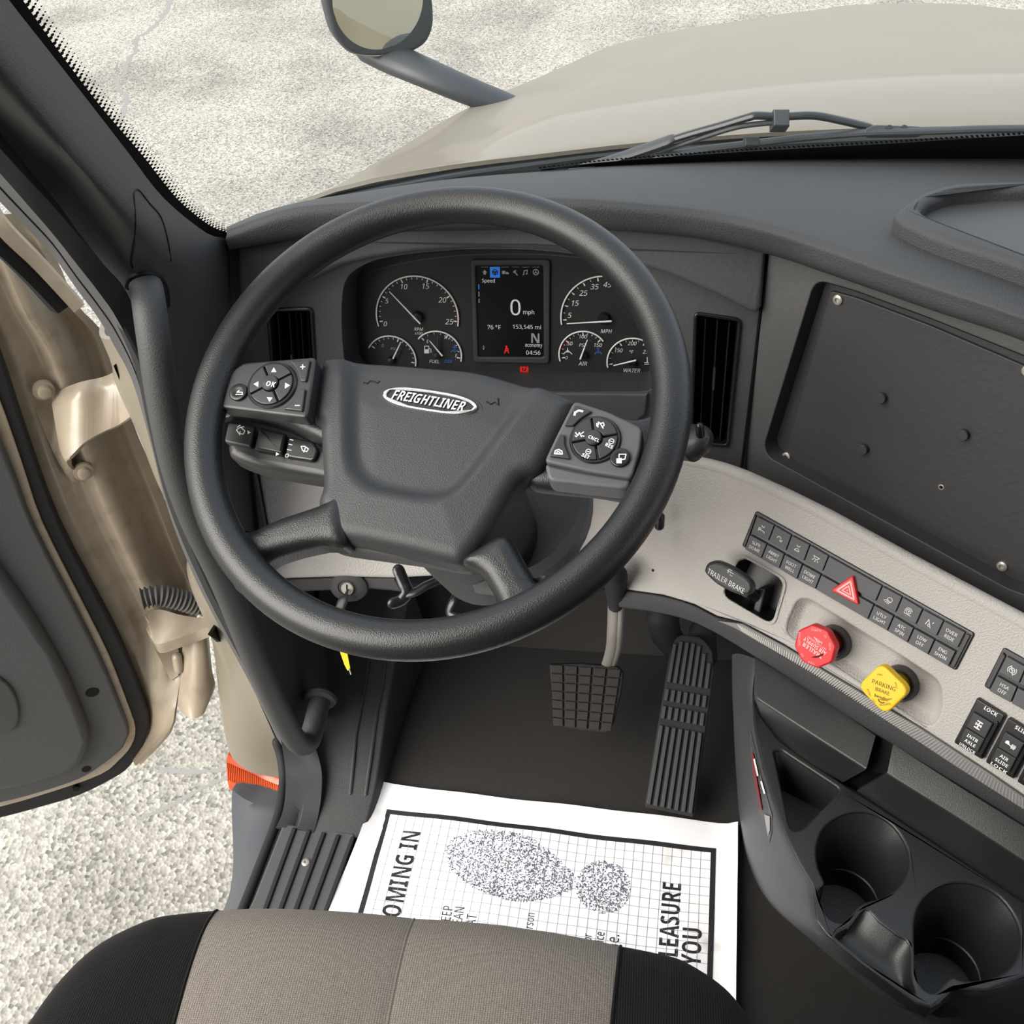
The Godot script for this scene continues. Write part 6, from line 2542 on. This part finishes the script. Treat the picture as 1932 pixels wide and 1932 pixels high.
func door() -> void:
	var v1 := at_x(280, 1330, -0.80)
	var dir := Vector3(-0.86, 0, 0.51).normalized()
	var nd := Vector3.UP.cross(dir)
	if nd.dot(eye - v1) < 0:
		nd = -nd
	var df := Transform3D(Basis(-dir, Vector3.UP, (-dir).cross(Vector3.UP)), v1)
	var t := thing("cab_door", "open driver's door with dark trim panel, black seal and tan metal edge", "door", v1)
	var seal_px := [-260, 250, -120, 420, -40, 590, 0, 665, 60, 845, 116, 995, 184, 1125, 234, 1222, 270, 1312, 283, 1360, 272, 1405, 246, 1447, 215, 1470, 150, 1502, 75, 1525, 0, 1545, -150, 1580, -320, 1620]
	var s := shape(df)
	s.plate(spline2(ons(df, seal_px), 3), -0.025, 0.0, 0.005)
	obj("seal", s, m.rubber, t)
	s = shape(df)
	var skin := ons(df, [-300, 290, -160, 440, -70, 610, -8, 735, 44, 880, 80, 985, 150, 1125, 205, 1235, 240, 1325, 256, 1375, 248, 1408, 225, 1435, 190, 1462, 100, 1494, 0, 1523, -150, 1556, -320, 1596], 0.004)
	s.plate(spline2(skin, 3), -0.01, 0.004, 0.002)
	obj("inner_skin", s, m.jamb_paint, t)
	s = shape(df)
	var trim := ons(df, [-320, 330, -170, 470, -90, 640, -25, 770, 30, 900, 66, 995, 140, 1140, 190, 1240, 228, 1330, 245, 1378, 240, 1398, 228, 1418, 190, 1448, 150, 1472, 80, 1496, 0, 1517, -150, 1548, -320, 1588], 0.014)
	s.plate(spline2(trim, 3), 0.0, 0.014, 0.006)
	obj("trim_panel", s, m.door_trim, t)
	s = shape(df)
	s.plate(spline2(ons(df, [-320, 640, -150, 860, -60, 990, 0, 1075, 60, 1160, 120, 1262, 150, 1330, 170, 1385, 168, 1415, 152, 1446, 120, 1465, 60, 1483, 0, 1497, -150, 1525, -320, 1560], 0.030), 3), 0.006, 0.030, 0.014)
	var arm := obj("armrest_panel", s, m.door_trim, t)
	s = shape(df)
	s.plate(spline2(ons(df, [-160, 1230, -40, 1262, 15, 1290, 36, 1330, 34, 1368, 10, 1384, -60, 1392, -160, 1390], 0.034), 3), 0.02, 0.034, 0.004)
	obj("speaker_cover", s, m.console_side, arm)
	for q in [[174, 1306, 11], [163, 1451, 8]]:
		s = shape(df)
		var c := on(df, q[0], q[1], 0.014)
		s.lathe([[0.0105 * q[2] / 11.0, 0.0], [0.0105 * q[2] / 11.0, 0.0146], [0.007 * q[2] / 11.0, 0.0150], [0.0001, 0.0146]], 20, Vector3(c.x, c.y, 0))
		obj("fixing_hole", s, m.deep_black, t)
	s = shape(df)
	var c2 := on(df, 144, 1487, 0.004)
	s.lathe([[0.006, 0.0], [0.006, 0.0062], [0.0001, 0.0064]], 16, Vector3(c2.x, c2.y, 0))
	obj("fixing_clip", s, m.deep_black, t)
	# metal edge between the seal and the hinges, pressed into long flutes
	var a := PackedVector3Array()
	var b := PackedVector3Array()
	for p in [[-140, 395], [-60, 565], [-22, 650], [40, 835], [96, 988], [170, 1122], [220, 1214], [254, 1304], [266, 1340], [268, 1372], [258, 1398], [240, 1428]]:
		a.append(on3(df, p[0] + 8, p[1], -0.024))
	for p in [[60, 400, -0.72], [112, 500, -0.72], [146, 575, -0.715], [200, 640, -0.71], [248, 790, -0.71], [300, 915, -0.71], [345, 1035, -0.71], [376, 1130, -0.71], [340, 1285, -0.74], [331, 1335, -0.75], [319, 1380, -0.755], [262, 1440, -0.785]]:
		b.append(at_x(p[0], p[1], p[2]))
	a = even(a, 60)
	b = even(b, 60)
	var cols := []
	for i in 60:
		var q := i / 59.0
		var flute := smoothstep(0.0, 0.1, q) * (1.0 - smoothstep(0.72, 0.85, q))
		var col := PackedVector3Array()
		for k in 25:
			var u := k / 24.0
			var p := a[i].lerp(b[i], u)
			var out := Vector3(0.35, 0, 0.94)
			var d := 0.010 * sin(PI * u) + flute * (0.010 * smoothstep(0.42, 0.50, u) * (1.0 - smoothstep(0.60, 0.66, u)) - 0.022 * smoothstep(0.64, 0.76, u) * (1.0 - smoothstep(0.84, 0.92, u)) - 0.008 * smoothstep(0.16, 0.26, u) * (1.0 - smoothstep(0.36, 0.44, u)))
			col.append(p + out * d)
		cols.append(col)
	s = shape()
	s.sharp = 60
	s.sheet(cols, eye, 0.004)
	obj("metal_edge", s, m.jamb_paint, t)
	# window frame channel above
	s = shape()
	var l1 := PackedVector3Array([at_x(-60, 330, -0.70), at_x(0, 432, -0.69), at_x(72, 500, -0.685), at_x(144, 568, -0.68)])
	var l2 := PackedVector3Array([at_x(-90, 400, -0.71), at_x(-30, 455, -0.70), at_x(50, 530, -0.695), at_x(110, 592, -0.69)])
	s.sheet(rows_between(even(l1, 12), even(l2, 12), 3), eye, 0.012)
	obj("window_channel", s, m.rubber, t)
	s = shape()
	var l3 := PackedVector3Array([at_x(-40, 310, -0.68), at_x(0, 402, -0.675), at_x(80, 490, -0.67), at_x(158, 576, -0.665)])
	var l4 := PackedVector3Array([at_x(-70, 340, -0.695), at_x(-10, 436, -0.69), at_x(64, 508, -0.685), at_x(140, 590, -0.68)])
	s.sheet(rows_between(even(l3, 12), even(l4, 12), 3), eye, 0.006)
	obj("window_frame", s, m.jamb_paint, t)
	# hinges
	var h := thing("hinge_strap", "upper tan hinge strap bolted across the open door's edge", "hinge", at_x(105, 800, -0.79))
	var up := even(PackedVector3Array([at_x(98, 762, -0.765), at_x(114, 748, -0.75), at_x(150, 735, -0.72), at_x(190, 726, -0.70), at_x(216, 712, -0.68), at_x(234, 690, -0.66), at_x(252, 682, -0.64), at_x(276, 690, -0.60)]), 36)
	var dn := even(PackedVector3Array([at_x(112, 845, -0.765), at_x(126, 872, -0.75), at_x(160, 838, -0.72), at_x(195, 818, -0.70), at_x(228, 803, -0.68), at_x(252, 786, -0.66), at_x(272, 776, -0.64), at_x(300, 780, -0.60)]), 36)
	s = shape()
	s.sharp = 60
	cols = []
	for i in 36:
		cols.append(PackedVector3Array([up[i] + Vector3(0, 0.004, -0.012), up[i], up[i].lerp(dn[i], 0.1) + Vector3(0.003, 0, 0.006), up[i].lerp(dn[i], 0.9) + Vector3(0.003, 0, 0.006), dn[i], dn[i] + Vector3(0, -0.004, -0.012)]))
	s.sheet(cols, eye, 0.006)
	obj("strap", s, m.jamb_paint, h)
	s = shape()
	var f1 := even(PackedVector3Array([at_x(58, 715, -0.785), at_x(68, 702, -0.785), at_x(84, 710, -0.78), at_x(104, 752, -0.775), at_x(126, 874, -0.77), at_x(160, 885, -0.768)]), 20)
	var f2 := even(PackedVector3Array([at_x(58, 735, -0.79), at_x(70, 778, -0.79), at_x(86, 820, -0.79), at_x(110, 872, -0.79), at_x(132, 905, -0.785), at_x(150, 912, -0.78)]), 20)
	s.sheet(rows_between(f1, f2, 3), eye, 0.008)
	obj("foot_plate", s, m.jamb_paint, h)
	for q in [[82, 736, -0.77], [157, 890, -0.762]]:
		var c := at_x(q[0], q[1], q[2])
		var bfm := Transform3D(Basis(Vector3(0.8, 0, -0.6), Vector3.UP, Vector3(0.6, 0, 0.8)), c)
		s = shape(bfm)
		s.lathe([[0.0135, -0.004], [0.0135, 0.002], [0.0085, 0.0025], [0.0085, 0.008], [0.006, 0.0095], [0.0001, 0.0095]], 6 if false else 20)
		obj("bolt", s, m.jamb_paint, h)
	h = thing("hinge_strap", "lower tan hinge bracket beneath the corrugated hose", "hinge", at_x(300, 1200, -0.75))
	up = even(PackedVector3Array([at_x(272, 1160, -0.755), at_x(300, 1150, -0.74), at_x(340, 1160, -0.71), at_x(380, 1165, -0.68), at_x(412, 1156, -0.65), at_x(428, 1150, -0.63)]), 30)
	dn = even(PackedVector3Array([at_x(280, 1190, -0.755), at_x(294, 1215, -0.74), at_x(330, 1206, -0.71), at_x(370, 1192, -0.68), at_x(402, 1178, -0.65), at_x(425, 1160, -0.63)]), 30)
	cols = []
	for i in 30:
		cols.append(PackedVector3Array([up[i], up[i].lerp(dn[i], 0.5) + Vector3(0, -0.004, -0.004), dn[i], dn[i] + Vector3(0, -0.022, 0.0), dn[i] + Vector3(0.0, -0.026, -0.01)]))
	s = shape()
	s.sharp = 50
	s.sheet(cols, eye, 0.006)
	obj("strap", s, m.jamb_paint, h)
	s = shape()
	f1 = even(PackedVector3Array([at_x(275, 1185, -0.762), at_x(292, 1225, -0.76), at_x(312, 1262, -0.757), at_x(322, 1285, -0.755)]), 14)
	f2 = even(PackedVector3Array([at_x(297, 1216, -0.745), at_x(330, 1210, -0.735), at_x(338, 1240, -0.735), at_x(336, 1275, -0.74)]), 14)
	s.sheet(rows_between(f1, f2, 4), eye, 0.008)
	obj("foot_plate", s, m.jamb_paint, h)
	s = shape()
	s.tube(PackedVector3Array([at_x(334, 1240, -0.728), at_x(337, 1262, -0.728)]), 0.008, 14)
	obj("bolt", s, m.jamb_paint, h)
	# rounded shell behind the lower hinge
	s = shape()
	cols = []
	var g1 := even(PackedVector3Array([at_x(345, 1190, -0.72), at_x(342, 1270, -0.725), at_x(336, 1318, -0.735), at_x(338, 1338, -0.735)]), 16)
	var g2 := even(PackedVector3Array([at_x(392, 1178, -0.68), at_x(400, 1262, -0.68), at_x(406, 1296, -0.68), at_x(392, 1328, -0.69)]), 16)
	for i in 16:
		cols.append(spline3(PackedVector3Array([g1[i], g1[i].lerp(g2[i], 0.35) + Vector3(0.01, 0, 0.022), g1[i].lerp(g2[i], 0.75) + Vector3(0.01, 0, 0.018), g2[i]]), 4))
	s.sharp = 60
	s.sheet(cols, eye, 0.006)
	obj("lower_shell", s, m.jamb_paint, t)
	# corrugated hose
	var hs := thing("wiring_hose", "grey corrugated wiring hose between the door edge and the cab", "hose", at_x(280, 1130, -0.76))
	s = shape()
	var line := even(PackedVector3Array([at_x(266, 1130, -0.738), at_x(300, 1124, -0.715), at_x(340, 1132, -0.69), at_x(380, 1143, -0.665), at_x(412, 1142, -0.64), at_x(436, 1134, -0.61)]), 120)
	var radii := PackedFloat32Array()
	for i in 120:
		radii.append(0.0150 + 0.0022 * sin(TAU * i / 5.0))
	s.sharp = 70
	s.tube(line, radii, 18, false)
	obj("tube", s, m.hose, hs)


func outside_left() -> void:
	# cab side ahead of the door opening
	var t := thing("cab_side", "smooth tan painted cab side in front of the door opening", "body panel", at_x(470, 1400, -0.58))
	var inner := even(xs([232, 640, 262, 720, 300, 830, 335, 950, 372, 1060, 420, 1165, 478, 1300, 520, 1395, 535, 1440, 538, 1468], -0.565), 50)
	var outer := PackedVector3Array()
	for p in [[190, 610, -0.64], [211, 660, -0.645], [216, 700, -0.645], [262, 790, -0.645], [286, 842, -0.645], [322, 900, -0.645], [348, 985, -0.645], [364, 1030, -0.645], [352, 1072, -0.65], [384, 1150, -0.65], [402, 1220, -0.655], [414, 1320, -0.66], [425, 1390, -0.66], [433, 1420, -0.66]]:
		outer.append(at_x(p[0], p[1], p[2]))
	outer = even(outer, 50)
	var cols := []
	for i in 50:
		cols.append(spline3(PackedVector3Array([inner[i], inner[i].lerp(outer[i], 0.5) + Vector3(-0.006, 0, 0.014), outer[i], outer[i] + Vector3(-0.01, 0, -0.06)]), 4))
	var s := shape()
	s.sharp = 60
	s.sheet(cols, eye, 0.006)
	obj("skin", s, m.paint, t)
	s = shape()
	var b0 := ons_deep([396, 1200, 412, 1174, 440, 1180, 466, 1228, 440, 1224, 414, 1216], -0.585, -0.625)
	s.sheet([PackedVector3Array([b0[0], b0[1], b0[2]]), PackedVector3Array([b0[5], b0[4], b0[3]])], eye, 0.004)
	obj("hinge_cutout", s, m.deep_black, t)
	s = shape()
	b0 = ons_deep([214, 690, 232, 684, 262, 760, 272, 792, 256, 792, 236, 715], -0.60, -0.62)
	s.sheet([PackedVector3Array([b0[0], b0[1], b0[2]]), PackedVector3Array([b0[5], b0[4], b0[3]])], eye, 0.004)
	obj("hinge_cutout", s, m.deep_black, t)
	# amber side lamp
	var lamp := thing("side_marker_lamp", "orange side marker lamp low on the cab side", "marker lamp", at_x(485, 1470, -0.6))
	var up := even(PackedVector3Array([at_x(433, 1419, -0.662), at_x(470, 1436, -0.63), at_x(505, 1452, -0.60), at_x(540, 1466, -0.565)]), 24)
	var dn := even(PackedVector3Array([at_x(438, 1490, -0.664), at_x(470, 1503, -0.632), at_x(500, 1516, -0.602), at_x(532, 1528, -0.567)]), 24)
	cols = []
	for i in 24:
		cols.append(spline3(PackedVector3Array([up[i] + Vector3(0, 0, -0.01), up[i] + Vector3(-0.001, 0, 0.004), up[i].lerp(dn[i], 0.15) + Vector3(-0.004, 0, 0.007), up[i].lerp(dn[i], 0.75) + Vector3(-0.004, 0, 0.007), dn[i] + Vector3(0, 0, 0.002), dn[i] + Vector3(0, 0, -0.01)]), 3))
	s = shape()
	s.sharp = 50
	s.sheet(cols, eye, 0.004)
	obj("lens", s, m.amber, lamp)
	s = shape()
	for i in 30:
		var q := (i + 0.5) / 30.0 * 23.0
		var k := int(q)
		var u := up[k].lerp(up[k + 1], q - k)
		var d := dn[k].lerp(dn[k + 1], q - k)
		s.tube(PackedVector3Array([u.lerp(d, 0.18) + Vector3(-0.004, 0, 0.0085), u.lerp(d, 0.62) + Vector3(-0.004, 0, 0.0085)]), 0.0011, 5)
	var fl := obj("fluting", s, m.amber_deep, lamp)
	fl.set_meta("kind", "stuff")
	# step fairing below
	var f := thing("step_fairing", "blue grey plastic step fairing below the orange marker lamp", "fairing", at_x(470, 1600, -0.6))
	inner = even(PackedVector3Array([at_x(536, 1519, -0.558), at_x(522, 1560, -0.56), at_x(496, 1625, -0.56), at_x(470, 1690, -0.56), at_x(440, 1765, -0.56), at_x(400, 1850, -0.56)]), 20)
	outer = even(PackedVector3Array([at_x(438, 1489, -0.654), at_x(437, 1530, -0.66), at_x(440, 1620, -0.67), at_x(434, 1680, -0.68), at_x(418, 1725, -0.69), at_x(385, 1790, -0.70)]), 20)
	cols = []
	for i in 20:
		cols.append(spline3(PackedVector3Array([inner[i] + Vector3(0.02, -0.03, 0), inner[i], inner[i].lerp(outer[i], 0.5) + Vector3(-0.004, 0, 0.012), outer[i], outer[i] + Vector3(-0.005, -0.05, -0.03)]), 3))
	var lead := PackedVector3Array()
	for p in cols[0]:
		lead.append(p + Vector3(0.012, -0.004, -0.05))
	cols.insert(0, lead)
	s = shape()
	s.sharp = 50
	s.sheet(cols, eye, 0.006)
	obj("panel", s, m.fairing, f)


func ons_deep(a: Array, x0: float, x1: float) -> PackedVector3Array:
	var out := PackedVector3Array()
	for i in range(0, a.size(), 2):
		out.append(at_x(a[i], a[i + 1], lerpf(x0, x1, float(i) / a.size())))
	return out


func mirror() -> void:
	# fender mirror on the bonnet's side
	var c := at_y(714, 40, 0.80)
	var back := (eye - c).normalized()
	var tilt := (back + Vector3(0.34, -0.30, 0.05)).normalized()
	var ex := Vector3.UP.cross(tilt).normalized()
	var mf := Transform3D(Basis(ex, tilt.cross(ex), tilt), c)
	var t := thing("fender_mirror", "rounded convex fender mirror on a dark arm beside the bonnet", "mirror", c)
	var o := rounded(ons(mf, [606, -130, 612, 0, 630, 70, 660, 104, 700, 110, 770, 104, 806, 84, 820, 50, 818, 0, 805, -60, 790, -130]), 0.02, 4)
	var s := shape(mf)
	s.plate(o, -0.03, 0.0, 0.008)
	obj("shell", s, m.dark_metal, t)
	var g := rounded(ons(mf, [612, -124, 617, 0, 634, 69, 661, 102, 702, 108, 772, 102, 805, 82, 814, 48, 811, 0, 799, -60, 785, -124]), 0.02, 4)
	var mid := on(mf, 714, 0)
	s = shape(mf)
	s.sharp = 80
	s.mound(g, mid, 10, func(p: Vector2, _d: float) -> float: return 0.006 - 0.9 * p.distance_squared_to(mid), -0.004)
	obj("glass", s, m.mirror_glass, t)
	s = shape()
	var arm := PackedVector3Array([at_y(700, 88, 0.735), at_y(745, 112, 0.725), at_y(800, 136, 0.715), at_y(870, 166, 0.69), at_y(940, 194, 0.655), at_y(1000, 220, 0.61)])
	s.tube(spline3(arm, 5), [0.036, 0.0395, 0.039, 0.0385, 0.038, 0.0375, 0.037, 0.0365, 0.036, 0.0355, 0.035, 0.0345, 0.034, 0.0335, 0.033, 0.0325, 0.032, 0.0315, 0.031, 0.031, 0.031, 0.031, 0.031, 0.031, 0.031, 0.031], 18, true, 0.6)
	obj("arm", s, m.dark_metal, t)


func past_glass(px: float, py: float, by := 1.03) -> Vector3:
	var h := glass_shape.hit(eye, ray(px, py))
	return eye + ((h[0] if h.size() else at_z(px, py, -1.3)) - eye) * by


func pasts(a: Array, by: float) -> PackedVector3Array:
	var out := PackedVector3Array()
	for i in range(0, a.size(), 2):
		out.append(past_glass(a[i], a[i + 1], by))
	return out


func wiper() -> void:
	var t := thing("windscreen_wiper", "dark windscreen wiper arm and blade parked at the bottom of the glass", "wiper", past_glass(1690, 247))
	var s := shape()
	s.tube(spline3(pasts([1080, 320, 1150, 302, 1210, 283, 1262, 265], 1.05), 4), [0.006, 0.007, 0.008, 0.009, 0.0095, 0.010, 0.0105, 0.011, 0.011, 0.011, 0.011, 0.011, 0.011], 10, true, 0.5)
	obj("arm_base", s, m.dark_metal, t)
	s = shape()
	s.tube(spline3(pasts([1255, 268, 1306, 252, 1360, 237, 1413, 221, 1430, 218, 1474, 220, 1535, 218, 1590, 228, 1640, 240], 1.05), 4), 0.0058, 10, true, 0.8)
	obj("arm", s, m.gloss_black, t)
	s = shape()
	s.tube(spline3(pasts([1228, 293, 1300, 268, 1377, 243, 1420, 235, 1462, 231], 1.04), 4), 0.0035, 8)
	obj("washer_hose", s, m.dark_metal, t)
	var c := past_glass(1472, 227, 1.045)
	var bf := Transform3D(look, c)
	s = shape(bf)
	s.slab(Vector3(-0.010, -0.010, -0.012), Vector3(0.009, 0.010, 0.010), 0.002)
	obj("hose_clip", s, m.dark_metal, t)
	s = shape()
	s.tube(spline3(pasts([1240, 296, 1320, 283, 1409, 272, 1514, 260, 1630, 251, 1745, 248, 1850, 244, 1960, 243, 2080, 246], 1.03), 4), 0.0062, 10, true, 0.7)
	obj("blade", s, m.dark_metal, t)
	var pc := past_glass(1688, 247, 1.035)
	var pf := Transform3D(look, pc)
	s = shape(pf)
	var o := rounded(ons(pf, [1632, 243, 1650, 237, 1735, 240, 1746, 249, 1735, 256, 1640, 257, 1628, 252]), 0.003)
	s.plate(o, -0.006, 0.004, 0.002)
	obj("bracket", s, m.dark_metal, t)
	for q in [[1675, 245], [1703, 245]]:
		s = shape(pf)
		var k := on(pf, q[0], q[1])
		s.lathe([[0.004, 0.003], [0.004, 0.006], [0.0001, 0.0065]], 14, Vector3(k.x, k.y, 0))
		obj("rivet", s, m.gloss_black, t)
	s = shape(Transform3D(look, past_glass(1417, 270, 1.03)))
	s.slab(Vector3(-0.009, -0.006, -0.008), Vector3(0.009, 0.006, 0.008), 0.002)
	obj("blade_clip", s, m.dark_metal, t)
